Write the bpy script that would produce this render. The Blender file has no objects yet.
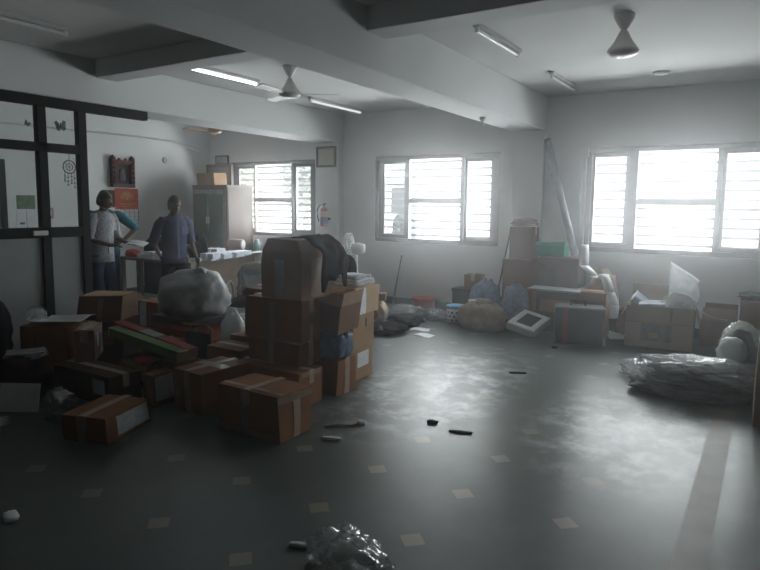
import bpy, bmesh, math, random
from mathutils import Vector, Matrix, noise
random.seed(7)
C = bpy.context.scene.collection
sc = bpy.context.scene
PI = math.pi

# ------------------------------------------------------------------ materials
def mat(name, col, rough=.7, var=.12, scale=9., spec=.4, metal=0., col2=None, bump=0., bscale=40., detail=3.):
    m = bpy.data.materials.new(name); m.use_nodes = True
    nt = m.node_tree; b = nt.nodes['Principled BSDF']
    b.inputs['Roughness'].default_value = rough
    b.inputs['Metallic'].default_value = metal
    b.inputs['Specular IOR Level'].default_value = spec
    tc = nt.nodes.new('ShaderNodeTexCoord')
    n = nt.nodes.new('ShaderNodeTexNoise'); n.inputs['Scale'].default_value = scale; n.inputs['Detail'].default_value = detail
    nt.links.new(tc.outputs['Object'], n.inputs['Vector'])
    r = nt.nodes.new('ShaderNodeValToRGB')
    c2 = col2 or tuple(c * (1 + var) for c in col)
    c1 = col if col2 else tuple(c * (1 - var) for c in col)
    r.color_ramp.elements[0].color = (*c1, 1); r.color_ramp.elements[1].color = (*c2, 1)
    r.color_ramp.elements[0].position = .32; r.color_ramp.elements[1].position = .68
    nt.links.new(n.outputs['Fac'], r.inputs['Fac']); nt.links.new(r.outputs['Color'], b.inputs['Base Color'])
    if bump:
        n2 = nt.nodes.new('ShaderNodeTexNoise'); n2.inputs['Scale'].default_value = bscale
        nt.links.new(tc.outputs['Object'], n2.inputs['Vector'])
        bp = nt.nodes.new('ShaderNodeBump'); bp.inputs['Strength'].default_value = bump; bp.inputs['Distance'].default_value = .01
        nt.links.new(n2.outputs['Fac'], bp.inputs['Height']); nt.links.new(bp.outputs['Normal'], b.inputs['Normal'])
    return m

def emit(name, col, s):
    m = bpy.data.materials.new(name); m.use_nodes = True; nt = m.node_tree; nt.nodes.clear()
    e = nt.nodes.new('ShaderNodeEmission'); e.inputs['Color'].default_value = (*col, 1); e.inputs['Strength'].default_value = s
    o = nt.nodes.new('ShaderNodeOutputMaterial'); nt.links.new(e.outputs[0], o.inputs['Surface']); return m

def film(name, col, clear=.6, rough=.15, gloss=.25):
    """thin clear plastic or glass: see-through, glossy and a little milky"""
    m = bpy.data.materials.new(name); m.use_nodes = True; nt = m.node_tree; nt.nodes.clear()
    t = nt.nodes.new('ShaderNodeBsdfTransparent'); t.inputs['Color'].default_value = (.96, .97, .97, 1)
    g = nt.nodes.new('ShaderNodeBsdfGlossy'); g.inputs['Roughness'].default_value = rough
    d = nt.nodes.new('ShaderNodeBsdfDiffuse'); d.inputs['Color'].default_value = (*col, 1)
    tr = nt.nodes.new('ShaderNodeBsdfTranslucent'); tr.inputs['Color'].default_value = (*col, 1)
    a = nt.nodes.new('ShaderNodeMixShader'); a.inputs[0].default_value = .5
    nt.links.new(d.outputs[0], a.inputs[1]); nt.links.new(tr.outputs[0], a.inputs[2])
    b = nt.nodes.new('ShaderNodeMixShader'); b.inputs[0].default_value = gloss
    nt.links.new(a.outputs[0], b.inputs[1]); nt.links.new(g.outputs[0], b.inputs[2])
    c = nt.nodes.new('ShaderNodeMixShader'); c.inputs[0].default_value = clear
    nt.links.new(b.outputs[0], c.inputs[1]); nt.links.new(t.outputs[0], c.inputs[2])
    o = nt.nodes.new('ShaderNodeOutputMaterial'); nt.links.new(c.outputs[0], o.inputs['Surface']); return m

WALL = mat('wall_paint', (.70, .71, .71), .75, .04, 1.3, .25, bump=.06, bscale=18)
CEIL = mat('ceiling_paint', (.66, .66, .655), .85, .03, 1.1, .2)
BEAM = mat('beam_paint', (.62, .63, .63), .8, .04, 1.4, .2)
SKIRT = mat('skirting_stone', (.10, .115, .11), .5, .2)
ALU = mat('window_aluminium', (.11, .115, .11), .5, .08, spec=.4)
DARKW = mat('dark_partition_frame', (.007, .008, .009), .6, .2, spec=.15)
PANEL = mat('partition_board', (.20, .212, .212), .7, .08, 3.)
GLASS = film('window_glass', (.7, .75, .75), .93, .03, .7)
PGLASS = film('partition_glass', (.55, .62, .66), .86, .04, .6)
GRILLE = mat('grille_iron', (.10, .10, .10), .6)
WHITE = mat('white_plastic', (.75, .76, .76), .4, .04)
OFFW = mat('grey_white_metal', (.5, .5, .49), .5, .05)
PAPER = mat('paper', (.72, .74, .76), .8, .06, 12)
PAPER2 = mat('stacked_paper', (.62, .66, .74), .8, .2, 30)
KRAFT = [mat('cardboard_%s' % n, c, .85, .10, 5., .2, bump=.05, bscale=30) for n, c in
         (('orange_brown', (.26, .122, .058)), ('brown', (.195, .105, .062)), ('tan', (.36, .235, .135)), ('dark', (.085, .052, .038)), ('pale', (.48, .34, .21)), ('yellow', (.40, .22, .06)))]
OB, BR, TAN, DK, PALE, YEL = KRAFT
TAPE = mat('packing_tape', (.40, .30, .22), .45, .12, 20, spec=.4)
TAPEC = mat('clear_tape', (.27, .185, .13), .3, .15, 14, spec=.4)
LABEL = mat('carton_label', (.50, .53, .54), .7, .12, 25)
INK = mat('print_ink', (.05, .045, .045), .7)
BLACK = mat('black_cloth', (.008, .009, .010), .95, .3, spec=.06)
BLKP = mat('black_plastic', (.018, .018, .02), .4)
ORANGE = mat('orange_plastic', (.42, .085, .02), .5, .1)
REDP = mat('red_plastic', (.50, .04, .03), .4, .08)
REDB = mat('red_card', (.28, .04, .022), .7, .1)
GREENB = mat('green_card', (.10, .17, .045), .7, .1)
GREYB = mat('grey_card', (.22, .22, .20), .7, .1)
TEAL = mat('teal_plastic', (.03, .26, .20), .5, .1)
BLUEL = mat('blue_lid', (.07, .36, .58), .4, .05)
BLUEB = mat('blue_film', (.07, .12, .22), .35, .35, 14)
PURP = mat('bluish_film', (.13, .15, .24), .35, .35, 14)
SACK = mat('brown_sack', (.23, .17, .13), .6, .25, 10)
CREAM = mat('cream_enamel', (.48, .48, .42), .5, .05)
SCREEN = mat('dark_screen', (.07, .07, .075), .35)
STEEL = mat('brown_steel', (.17, .115, .095), .5, .1, 3)
STEELL = mat('dusty_pink_steel', (.13, .10, .09), .6, .1, 4)
GREENG = mat('green_glass', (.055, .085, .065), .3, .15, 2)
WOODB = mat('brown_wood', (.19, .15, .12), .6, .15, 4)
TABLE = mat('table_top', (.20, .17, .14), .4, .12, 3)
MAROON = mat('maroon_carving', (.10, .018, .02), .5, .3, 30)
CALRED = mat('calendar_red', (.42, .035, .022), .6, .2, 20, col2=(.50, .09, .03))
GOLD = mat('gold_print', (.45, .24, .06), .6, .3, 25)
PVC = mat('grey_pvc', (.26, .29, .33), .4, .08)
WPLAS = film('white_polythene', (.62, .65, .66), .12, .28, .22)
CPLAS = film('clear_polythene', (.60, .63, .66), .52, .12, .42)
DPLAS = film('grey_polythene', (.20, .22, .23), .30, .15, .35)
GPLAS = film('greenish_polythene', (.22, .26, .23), .35, .2, .3)
CLOTHG = mat('grey_cloth', (.055, .06, .064), .8, .35, 8)
SKIN = mat('skin', (.10, .052, .035), .55, .08)
HAIR = mat('hair', (.008, .007, .007), .6)
BLSH = mat('blue_purple_check_cotton', (.085, .095, .165), .95, .2, 45, .1)
GRSH = mat('grey_white_cotton', (.27, .28, .30), .95, .25, 30, .1)
TEALSH = mat('teal_cotton', (.035, .16, .19), .95, .12, 6, .1)
TROU = mat('black_trousers', (.008, .008, .011), .95, .2, 9, .08)
JEANS = mat('blue_jeans', (.025, .036, .08), .95, .25, 20, .1)
LEAF = None
REDX = mat('extinguisher_red', (.34, .075, .065), .4, .05)

def leafmat():
    m = bpy.data.materials.new('leaves'); m.use_nodes = True; nt = m.node_tree; nt.nodes.clear()
    d = nt.nodes.new('ShaderNodeBsdfDiffuse'); t = nt.nodes.new('ShaderNodeBsdfTranslucent')
    tc = nt.nodes.new('ShaderNodeTexCoord'); n = nt.nodes.new('ShaderNodeTexNoise'); n.inputs['Scale'].default_value = 3
    r = nt.nodes.new('ShaderNodeValToRGB'); r.color_ramp.elements[0].color = (.06, .08, .02, 1); r.color_ramp.elements[1].color = (.20, .19, .07, 1)
    nt.links.new(tc.outputs['Object'], n.inputs['Vector']); nt.links.new(n.outputs['Fac'], r.inputs[0])
    for s in (d, t): nt.links.new(r.outputs[0], s.inputs['Color'])
    a = nt.nodes.new('ShaderNodeMixShader'); a.inputs[0].default_value = .6
    nt.links.new(d.outputs[0], a.inputs[1]); nt.links.new(t.outputs[0], a.inputs[2])
    o = nt.nodes.new('ShaderNodeOutputMaterial'); nt.links.new(a.outputs[0], o.inputs['Surface']); return m
LEAF = leafmat()

def floor_mat():
    m = bpy.data.materials.new('polished_stone_tiles'); m.use_nodes = True; nt = m.node_tree; L = nt.links.new
    b = nt.nodes['Principled BSDF']; N = nt.nodes.new
    tc = N('ShaderNodeTexCoord'); sp = N('ShaderNodeSeparateXYZ'); L(tc.outputs['Object'], sp.inputs[0])
    def mth(op, a, c=None):
        x = N('ShaderNodeMath'); x.operation = op
        for i, v in enumerate((a, c)):
            if v is None: continue
            if isinstance(v, (int, float)): x.inputs[i].default_value = v
            else: L(v, x.inputs[i])
        return x.outputs[0]
    g = .553
    def cell(o, off):
        return mth('ABSOLUTE', mth('SUBTRACT', mth('FRACT', mth('ADD', mth('DIVIDE', mth('SUBTRACT', o, off), g), 100.5)), .5))
    dx = cell(sp.outputs[0], -3.52); dy = cell(sp.outputs[1], 1.805)
    ins = mth('LESS_THAN', mth('ADD', dx, dy), .125)               # small diagonal inserts at the tile corners
    keep = mth('LESS_THAN', sp.outputs[0], -.30)
    ins = mth('MULTIPLY', ins, keep)
    n1 = N('ShaderNodeTexNoise'); n1.inputs['Scale'].default_value = 1.6; n1.inputs['Detail'].default_value = 6; L(tc.outputs['Object'], n1.inputs[0])
    n2 = N('ShaderNodeTexNoise'); n2.inputs['Scale'].default_value = 4.5; n2.inputs['Detail'].default_value = 10; n2.inputs['Roughness'].default_value = .72; n2.inputs['Distortion'].default_value = .25
    L(tc.outputs['Object'], n2.inputs[0])
    r = N('ShaderNodeValToRGB'); r.color_ramp.elements[0].color = (.062, .074, .070, 1); r.color_ramp.elements[1].color = (.088, .102, .097, 1)
    r.color_ramp.elements[0].position = .3; r.color_ramp.elements[1].position = .7
    L(n1.outputs[0], r.inputs[0])
    # pale dusty scuffs, plus window reflections painted into the floor colour
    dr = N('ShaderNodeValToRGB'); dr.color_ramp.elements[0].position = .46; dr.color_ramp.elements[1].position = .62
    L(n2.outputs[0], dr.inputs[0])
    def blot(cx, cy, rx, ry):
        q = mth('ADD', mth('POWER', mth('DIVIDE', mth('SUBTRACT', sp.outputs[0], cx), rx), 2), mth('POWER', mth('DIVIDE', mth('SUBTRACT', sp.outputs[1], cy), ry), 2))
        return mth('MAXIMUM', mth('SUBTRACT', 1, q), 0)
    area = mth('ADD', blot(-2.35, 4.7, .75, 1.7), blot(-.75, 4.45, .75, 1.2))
    scuff_glare = mth('MULTIPLY', dr.outputs[0], mth('MINIMUM', mth('ADD', mth('MULTIPLY', area, 1.2), .05), 1))
    mx = N('ShaderNodeMix'); mx.data_type = 'RGBA'; L(mth('MULTIPLY', scuff_glare, .8), mx.inputs[0]); L(r.outputs[0], mx.inputs[6]); mx.inputs[7].default_value = (.40, .42, .43, 1)
    mi = N('ShaderNodeMix'); mi.data_type = 'RGBA'; L(ins, mi.inputs[0]); L(mx.outputs[2], mi.inputs[6]); mi.inputs[7].default_value = (.185, .175, .14, 1)
    L(mi.outputs[2], b.inputs['Base Color'])
    rr = mth('ADD', mth('ADD', mth('MULTIPLY', n1.outputs[0], .18), .24), mth('MULTIPLY', scuff_glare, .05))
    L(rr, b.inputs['Roughness']); b.inputs['Specular IOR Level'].default_value = .30
    bp = N('ShaderNodeBump'); bp.inputs['Strength'].default_value = .12; bp.inputs['Distance'].default_value = .004
    L(n2.outputs[0], bp.inputs['Height']); L(bp.outputs[0], b.inputs['Normal'])
    return m
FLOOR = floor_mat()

# ------------------------------------------------------------------ object helpers
def obj(name, bm, m, parent=None, smooth=False, kind=None, label=None, loc=None, rz=None):
    me = bpy.data.meshes.new(name); bmesh.ops.recalc_face_normals(bm, faces=bm.faces[:]); bm.to_mesh(me); bm.free()
    if m: me.materials.append(m)
    if smooth:
        for p in me.polygons: p.use_smooth = True
    o = bpy.data.objects.new(name, me); C.objects.link(o)
    if parent: o.parent = parent
    if kind: o['kind'] = kind
    if label: o['label'] = label
    if loc is not None: o.location = loc
    if rz is not None: o.rotation_euler = (0, 0, rz)
    return o
def struct(name, bm, m, parent=None, smooth=False): return obj(name, bm, m, parent, smooth, 'structure')
def tag(o, label, cat, group=None):
    o['label'] = label; o['category'] = cat
    if group: o['group'] = group
    return o
def thing(name, label, cat, loc=(0, 0, 0), rz=0, group=None, rot=None):
    o = bpy.data.objects.new(name, None); o.empty_display_size = .1; C.objects.link(o)
    o.location = loc; o.rotation_euler = rot if rot else (0, 0, rz)
    return tag(o, label, cat, group)
def BM(): return bmesh.new()
def bx(bm, x0, x1, y0, y1, z0, z1, bev=0., seg=2, M=None):
    t = bmesh.new(); r = bmesh.ops.create_cube(t, size=1)
    for v in t.verts: v.co = Vector((x0 + (v.co.x + .5) * (x1 - x0), y0 + (v.co.y + .5) * (y1 - y0), z0 + (v.co.z + .5) * (z1 - z0)))
    if bev: bmesh.ops.bevel(t, geom=t.edges[:], offset=bev, segments=seg, affect='EDGES', profile=.6)
    return merge(bm, t, M)
def merge(bm, t, M=None):
    if M is not None: bmesh.ops.transform(t, matrix=M, verts=t.verts[:])
    vs = [bm.verts.new(v.co) for v in t.verts]
    t.verts.index_update()
    for f in t.faces:
        try: bm.faces.new([vs[v.index] for v in f.verts])
        except ValueError: pass
    t.free(); return bm
def box(x0, x1, y0, y1, z0, z1, bev=0., seg=2): return bx(BM(), x0, x1, y0, y1, z0, z1, bev, seg)
def tube(bm, pts, r, seg=10, cap=True):
    pts = [Vector(p) for p in pts]; rs = r if isinstance(r, (list, tuple)) else [r] * len(pts); rings = []
    for i, p in enumerate(pts):
        d = (pts[min(i + 1, len(pts) - 1)] - pts[max(i - 1, 0)]).normalized()
        u = d.cross(Vector((0, 0, 1)));
        if u.length < .05: u = d.cross(Vector((0, 1, 0)))
        u.normalize(); w = d.cross(u)
        rr = rs[i] if isinstance(rs[i], (tuple, list)) else (rs[i], rs[i])
        rings.append([bm.verts.new(p + u * math.cos(a) * rr[0] + w * math.sin(a) * rr[1]) for a in [2 * PI * k / seg for k in range(seg)]])
    for a, b in zip(rings, rings[1:]):
        for k in range(seg): bm.faces.new((a[k], a[(k + 1) % seg], b[(k + 1) % seg], b[k]))
    if cap:
        bm.faces.new(rings[0][::-1]); bm.faces.new(rings[-1])
    return bm
def lathe(prof, seg=24, bm=None, M=None):
    t = bmesh.new(); rings = []
    for r, z in prof: rings.append([t.verts.new((max(r, 1e-4) * math.cos(2 * PI * k / seg), max(r, 1e-4) * math.sin(2 * PI * k / seg), z)) for k in range(seg)])
    for a, b in zip(rings, rings[1:]):
        for k in range(seg): t.faces.new((a[k], a[(k + 1) % seg], b[(k + 1) % seg], b[k]))
    t.faces.new(rings[0][::-1]); t.faces.new(rings[-1])
    if bm is None and M is None: return t
    return merge(bm if bm is not None else BM(), t, M)
def prism(poly, th, M=None, bm=None):
    """polygon in xy pulled up by th"""
    t = bmesh.new(); a = [t.verts.new((x, y, 0)) for x, y in poly]; b = [t.verts.new((x, y, th)) for x, y in poly]; n = len(poly)
    t.faces.new(a[::-1]); t.faces.new(b)
    for i in range(n): t.faces.new((a[i], a[(i + 1) % n], b[(i + 1) % n], b[i]))
    return merge(bm if bm is not None else BM(), t, M)
def blob(rx, ry, rz, amp=.12, freq=3., seed=0, sub=4, ridge=True, flat=.75, power=2.3, neck=0):
    """a lumpy, creased bag-like volume sitting on z = 0"""
    t = bmesh.new(); bmesh.ops.create_icosphere(t, subdivisions=sub, radius=1)
    s = Vector((seed * 3.1, seed * 1.7, seed * .9))
    for v in t.verts:
        d = v.co.normalized()
        e = (abs(d.x) ** power + abs(d.y) ** power + abs(d.z) ** power) ** (-1 / power)
        n = noise.noise(d * freq + s)
        k = 1 - abs(noise.noise(d * freq * 2.1 + s * 2)) * 2 if ridge else noise.noise(d * freq * 2 + s)
        k2 = 1 - abs(noise.noise(d * freq * 4.3 + s)) * 2
        f = e * (1 + amp * n + amp * .5 * k + amp * .25 * k2)
        p = d * f
        if neck and d.z > .72: p.z += neck * ((d.z - .72) / .28) ** 1.5; q = 1 - .55 * ((d.z - .72) / .28); p.x *= q; p.y *= q
        z = max(p.z, -flat); v.co = Vector((p.x * rx, p.y * ry, (z + flat) * rz / (1 + flat)))
    return t
def sheet(w, d, nx, ny, zf, th=.004):
    """a draped sheet, zf(u, v) gives its height; a little thickness"""
    t = bmesh.new(); G = []
    for k in (0, 1):
        G.append([[t.verts.new(((i / nx - .5) * w + .0 * k, (j / ny - .5) * d, zf(i / nx, j / ny) + k * th)) for j in range(ny + 1)] for i in range(nx + 1)])
    for i in range(nx):
        for j in range(ny):
            a, b = G[0], G[1]
            t.faces.new((a[i][j], a[i][j + 1], a[i + 1][j + 1], a[i + 1][j])); t.faces.new((b[i][j], b[i + 1][j], b[i + 1][j + 1], b[i][j + 1]))
    for k in range(nx):
        for j in (0, ny): t.faces.new((G[0][k][j], G[0][k + 1][j], G[1][k + 1][j], G[1][k][j]))
    for k in range(ny):
        for i in (0, nx): t.faces.new((G[0][i][k], G[0][i][k + 1], G[1][i][k + 1], G[1][i][k]))
    return t
def rotM(loc=(0, 0, 0), rx=0, ry=0, rz=0):
    return Matrix.Translation(loc) @ Matrix.Rotation(rz, 4, 'Z') @ Matrix.Rotation(ry, 4, 'Y') @ Matrix.Rotation(rx, 4, 'X')

# ------------------------------------------------------------------ cartons
def carton(label, cx, cy, z0, w, d, h, m, rz=0, tape='y', labels=(), opened=False, name='cardboard_carton', rot=None, jit=.006, chamfer=0, group=None, tapem=None, flapm=None, tm=None, flaps=None, sidetape=True):
    """w along local x, d along local y. labels: (face, u0, u1, v0, v1, material); faces: front (-y), right (+x)"""
    root = thing(name, label, 'box', (cx, cy, z0), math.radians(rz), group, rot)
    rnd = random.Random(label)
    J = {}
    for i in (0, 1):
        for j in (0, 1):
            for k in (0, 1):
                q = Vector((rnd.uniform(-jit, jit), rnd.uniform(-jit, jit), rnd.uniform(-jit, 0) if k else 0))
                J[i, j, k] = Vector(((i - .5) * w, (j - .5) * d, k * h)) + q
    def f(u, v, t):
        r = Vector((0, 0, 0))
        for (i, j, k), p in J.items(): r += p * ((u if i else 1 - u) * (v if j else 1 - v) * (t if k else 1 - t))
        return r
    b = bmesh.new(); n = 5
    # a box with slightly bulging sides, open on top when its flaps stand up
    def face(fn, nrm, bul):
        V = [[b.verts.new(fn(i / n, j / n) + nrm * bul * math.sin(PI * i / n) * math.sin(PI * j / n)) for j in range(n + 1)] for i in range(n + 1)]
        for i in range(n):
            for j in range(n): b.faces.new((V[i][j], V[i + 1][j], V[i + 1][j + 1], V[i][j + 1]))
    bul = .006
    face(lambda a, c: f(a, 0, c), Vector((0, -1, 0)), bul); face(lambda a, c: f(a, 1, c), Vector((0, 1, 0)), bul)
    face(lambda a, c: f(0, a, c), Vector((-1, 0, 0)), bul); face(lambda a, c: f(1, a, c), Vector((1, 0, 0)), bul)
    face(lambda a, c: f(a, c, 0), Vector((0, 0, -1)), 0)
    if not opened: face(lambda a, c: f(a, c, 1), Vector((0, 0, 1)), bul * .6)
    bmesh.ops.remove_doubles(b, verts=b.verts[:], dist=.0008)
    if opened:
        bmesh.ops.recalc_face_normals(b, faces=b.faces[:])
    if chamfer:
        for v in b.verts:
            if v.co.z > h - chamfer:
                k = (v.co.z - (h - chamfer)) / chamfer
                v.co.x *= 1 - .30 * k; v.co.y *= 1 - .12 * k
    o = obj('carton_body', b, m, root)
    if opened:
        md = o.modifiers.new('wall', 'SOLIDIFY'); md.thickness = .006; md.offset = -1
    else:
        bv = o.modifiers.new('edge', 'BEVEL'); bv.width = .004; bv.segments = 2; bv.limit_method = 'ANGLE'
    def strip(pts, half, axis, nm='tape', mm=None):
        t = bmesh.new(); rows = []
        for p, nn in pts:
            e = Vector((half, 0, 0)) if axis == 'x' else Vector((0, half, 0)) if axis == 'y' else Vector((0, 0, half))
            rows.append([t.verts.new(p + nn * .0085 - e), t.verts.new(p + nn * .0085 + e)])
        for a, c in zip(rows, rows[1:]): t.faces.new((a[0], a[1], c[1], c[0]))
        s = obj(nm, t, mm or tapem or TAPE, root)
        sd = s.modifiers.new('thick', 'SOLIDIFY'); sd.thickness = .0008
        return s
    X, Y, Z = Vector((1, 0, 0)), Vector((0, 1, 0)), Vector((0, 0, 1))
    hw = .028; dn = 1 - min(.45, .10 / h)
    if chamfer: tape = None
    if tape == 'y' and not opened:      # seam runs front to back
        pts = [(f(.5, 0, dn), -Y), (f(.5, 0, 1), (Z - Y) * .8)] + [(f(.5, k / 4, 1), Z) for k in range(1, 4)] + [(f(.5, 1, 1), (Z + Y) * .8), (f(.5, 1, dn), Y)]
        strip(pts, hw, 'x')
    if tape == 'x' and not opened:
        pts = [(f(0, .5, dn), -X), (f(0, .5, 1), (Z - X) * .8)] + [(f(k / 4, .5, 1), Z) for k in range(1, 4)] + [(f(1, .5, 1), (Z + X) * .8), (f(1, .5, dn), X)]
        strip(pts, hw, 'y')
    for fc, u0, u1, v0, v1, lm in labels:
        t = bmesh.new(); ng = 4
        def lp(u, v):
            q = bul * math.sin(PI * u) * math.sin(PI * v) + .003
            return f(u, 0, v) - Y * q if fc == 'front' else f(1, u, v) + X * q if fc == 'right' else f(u, v, 1) + Z * q
        G = [[t.verts.new(lp(u0 + (u1 - u0) * a / ng, v0 + (v1 - v0) * c / ng)) for c in range(ng + 1)] for a in range(ng + 1)]
        for a in range(ng):
            for c in range(ng): t.faces.new((G[a][c], G[a + 1][c], G[a + 1][c + 1], G[a][c + 1]))
        s = obj('tape' if lm in (TAPE, TAPEC) else 'printed_mark' if lm is INK else 'label_or_lit_panel', t, lm, root)  # last name also covers panels that paint light onto a carton
        sd = s.modifiers.new('thick', 'SOLIDIFY'); sd.thickness = .001
    if opened:
        fl = flaps or ((0, 110), (1, 120), (2, 100), (3, 125))
        for side, ang in fl:
            t = bmesh.new(); L = min(w, d) * .48
            if side in (0, 2): ww = w - .02
            else: ww = d - .02
            bx(t, -ww / 2, ww / 2, 0, L, -.002, .002, .001, 1)
            # side 0: front, 1: right, 2: back, 3: left
            base = {0: ((0, -d / 2 - .001, h), 0), 1: ((w / 2 + .001, 0, h), PI / 2), 2: ((0, d / 2 + .001, h), PI), 3: ((-w / 2 - .001, 0, h), -PI / 2)}[side]
            M = Matrix.Translation(base[0]) @ Matrix.Rotation(base[1], 4, 'Z') @ Matrix.Rotation(math.radians(ang), 4, 'X')
            bmesh.ops.transform(t, matrix=M, verts=t.verts[:])
            obj('flap', t, flapm or m, root)
    return root

def bag(name, label, cat, loc, rx, ry, rz_, m, seed, amp=.13, freq=2.6, neck=0, rot=0, group=None, flat=.75, power=2.3, sub=4, parts=None):
    root = thing(name, label, cat, loc, rot, group)
    obj('bag_skin', blob(rx, ry, rz_, amp, freq, seed, sub, True, flat, power, neck), m, root, True)
    return root

# ------------------------------------------------------------------ camera
cam = bpy.data.objects.new('camera', bpy.data.cameras.new('camera')); C.objects.link(cam); sc.camera = cam
yaw, pit, roll = math.radians(32.53208), math.radians(6.38319), math.radians(.626127)
fwd = Vector((-math.sin(yaw) * math.cos(pit), math.cos(yaw) * math.cos(pit), -math.sin(pit)))
r0 = Vector((math.cos(yaw), math.sin(yaw), 0)); u0 = r0.cross(fwd)
rgt = r0 * math.cos(roll) + u0 * math.sin(roll); upv = u0 * math.cos(roll) - r0 * math.sin(roll)
Mc = Matrix((rgt, upv, -fwd)).transposed().to_4x4(); Mc.translation = (0, 0, 1.55); cam.matrix_world = Mc
cam.data.sensor_width = 36; cam.data.lens = 609.945 * 36 / 760; cam.data.shift_y = -(285 - 273.54) / 760
cam.data.clip_start = .05

# ------------------------------------------------------------------ the room
D = 8.2; ZC = 3.0; XL, XR, YF = -9.1, 3.4, -5.5
WINX = ((-8.56, -6.49), (-5.34, -3.25), (-2.06, .03)); WZ0, WZ1 = .985, 2.31
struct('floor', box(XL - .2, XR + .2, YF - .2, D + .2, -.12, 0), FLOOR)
struct('ceiling', box(XL - .2, XR + .2, YF - .2, D + .2, ZC, ZC + .15), CEIL)
b = BM()
xs = [XL] + [v for w in WINX for v in w] + [XR]
for i in range(0, len(xs), 2): bx(b, xs[i], xs[i + 1], D, D + .2, 0, ZC)
for w in WINX: bx(b, w[0], w[1], D, D + .2, 0, WZ0); bx(b, w[0], w[1], D, D + .2, WZ1, ZC)
struct('wall_back', b, WALL)
struct('wall_left', box(XL - .2, XL, YF, D + .2, 0, ZC), WALL)
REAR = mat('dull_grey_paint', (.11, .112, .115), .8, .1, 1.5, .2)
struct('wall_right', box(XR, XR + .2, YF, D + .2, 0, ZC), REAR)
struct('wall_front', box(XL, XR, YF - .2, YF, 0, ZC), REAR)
struct('baseboard_back', box(XL, XR, D - .012, D, 0, .11), SKIRT)
struct('baseboard_left', box(XL, XL + .012, YF, D - .012, 0, .11), SKIRT)
# beams and the pillars they run into
struct('trim_1', box(-3.03, -2.60, YF, D, 2.56, ZC, .008, 1), BEAM)
struct('trim_2', box(-6.45, -5.95, YF, D, 2.56, ZC, .008, 1), BEAM)
b = box(-5.95, -3.03, 3.85, 4.10, 2.82, ZC, .006, 1)
struct('trim_3', b, BEAM)
struct('trim_4', box(-2.60, XR, 3.85, 4.12, 2.82, ZC, .006, 1), BEAM)
struct('trim_5', box(-3.02, -2.61, D - .10, D, 0, 2.56, .006, 1), WALL)
struct('trim_6', box(-6.44, -5.96, D - .14, D, 0, 2.56, .006, 1), WALL)
# pale stone strip let into the floor beside the tiles
struct('trim_7', box(-.27, -.13, 2.0, 6.4, -.01, .0015), mat('strip_stone', (.17, .155, .13), .5, .15, 6))

# windows: aluminium frame, mullions, transom, iron bars and panes
def window(n, x0, x1, e=.15):
    fy0, fy1 = D + .005, D + .065; k = (x1 - x0) / 2.08
    r = struct('window_%d' % n, box(x0, x1, fy0, fy1, WZ0, WZ0 + .06, .004, 1), ALU)
    b = BM()
    bx(b, x0, x1, fy0, fy1, WZ1 - .06, WZ1, .004, 1); bx(b, x0, x0 + .06, fy0, fy1, WZ0 + .06, WZ1 - .06); bx(b, x1 - .06, x1, fy0, fy1, WZ0 + .06, WZ1 - .06)
    obj('outer_frame', b, ALU, r)
    xa0, xa1, xb0, xb1, xc0, xc1 = x0 + e * k, x0 + (e + .37) * k, x0 + .64 * k, x0 + 1.46 * k, x0 + 1.58 * k, x0 + (2.10 - e) * k if e > .1 else x0 + 1.94 * k
    b = BM(); bx(b, xa1 + .045, xb0 - .02, fy0 - .004, fy1, WZ0 + .06, WZ1 - .06); obj('mullion', b, ALU, r)
    b = BM(); bx(b, xb1 + .02, xc0 - .045, fy0 - .004, fy1, WZ0 + .06, WZ1 - .06); obj('mullion', b, ALU, r)
    b = BM(); bx(b, xb0 - .02, xb1 + .02, fy0 - .004, fy1, 1.59, 1.655); obj('transom', b, ALU, r)
    b = BM()
    for p0, p1 in ((x0 + .06, xa0 - .045), (xc1 + .045, x1 - .06)):
        if p1 > p0 + .003: bx(b, p0, p1, fy0 + .01, fy1 - .01, WZ0 + .06, WZ1 - .06)
    for p0, p1 in ((xa0 - .045, xa1 + .045), (xc0 - .045, xc1 + .045)):
        bx(b, p0, p1, fy0 + .01, fy1 - .01, WZ0 + .06, WZ0 + .075); bx(b, p0, p1, fy0 + .01, fy1 - .01, WZ1 - .075, WZ1 - .06)
    obj('fixed_frame', b, ALU, r)
    def sash(a, c, z0, z1):
        b = BM(); t = .045
        for q in ((a - t, c + t, z0 - t, z0), (a - t, c + t, z1, z1 + t), (a - t, a, z0, z1), (c, c + t, z0, z1)): bx(b, q[0], q[1], fy0 + .012, fy1 - .008, q[2], q[3], .003, 1)
        s = obj('sash', b, ALU, r); obj('pane', box(a, c, fy0 + .03, fy0 + .034, z0, z1), GLASS, s)
    sash(xa0, xa1, WZ0 + .12, WZ1 - .12); sash(xc0, xc1, WZ0 + .12, WZ1 - .12)
    b = BM(); bx(b, xb0, xb1, fy0 + .03, fy0 + .034, 1.655, WZ1 - .06); obj('pane', b, GLASS, r)
    b = BM(); bx(b, xb0, xb1, fy0 + .03, fy0 + .034, WZ0 + .06, 1.59); obj('pane', b, GLASS, r)
    b = BM(); z = WZ0 + .11
    while z < WZ1 - .05: bx(b, x0 + .02, x1 - .02, D + .136, D + .144, z - .017, z + .017); z += .112
    for x in (x0 + .58 * k, x0 + 1.52 * k): bx(b, x - .004, x + .004, D + .132, D + .148, WZ0 + .01, WZ1 - .01)
    obj('grille', b, GRILLE, r)
    return r
for i, w in enumerate(WINX): window(i + 1, w[0], w[1], (.20, .16, .10)[i])

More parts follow.
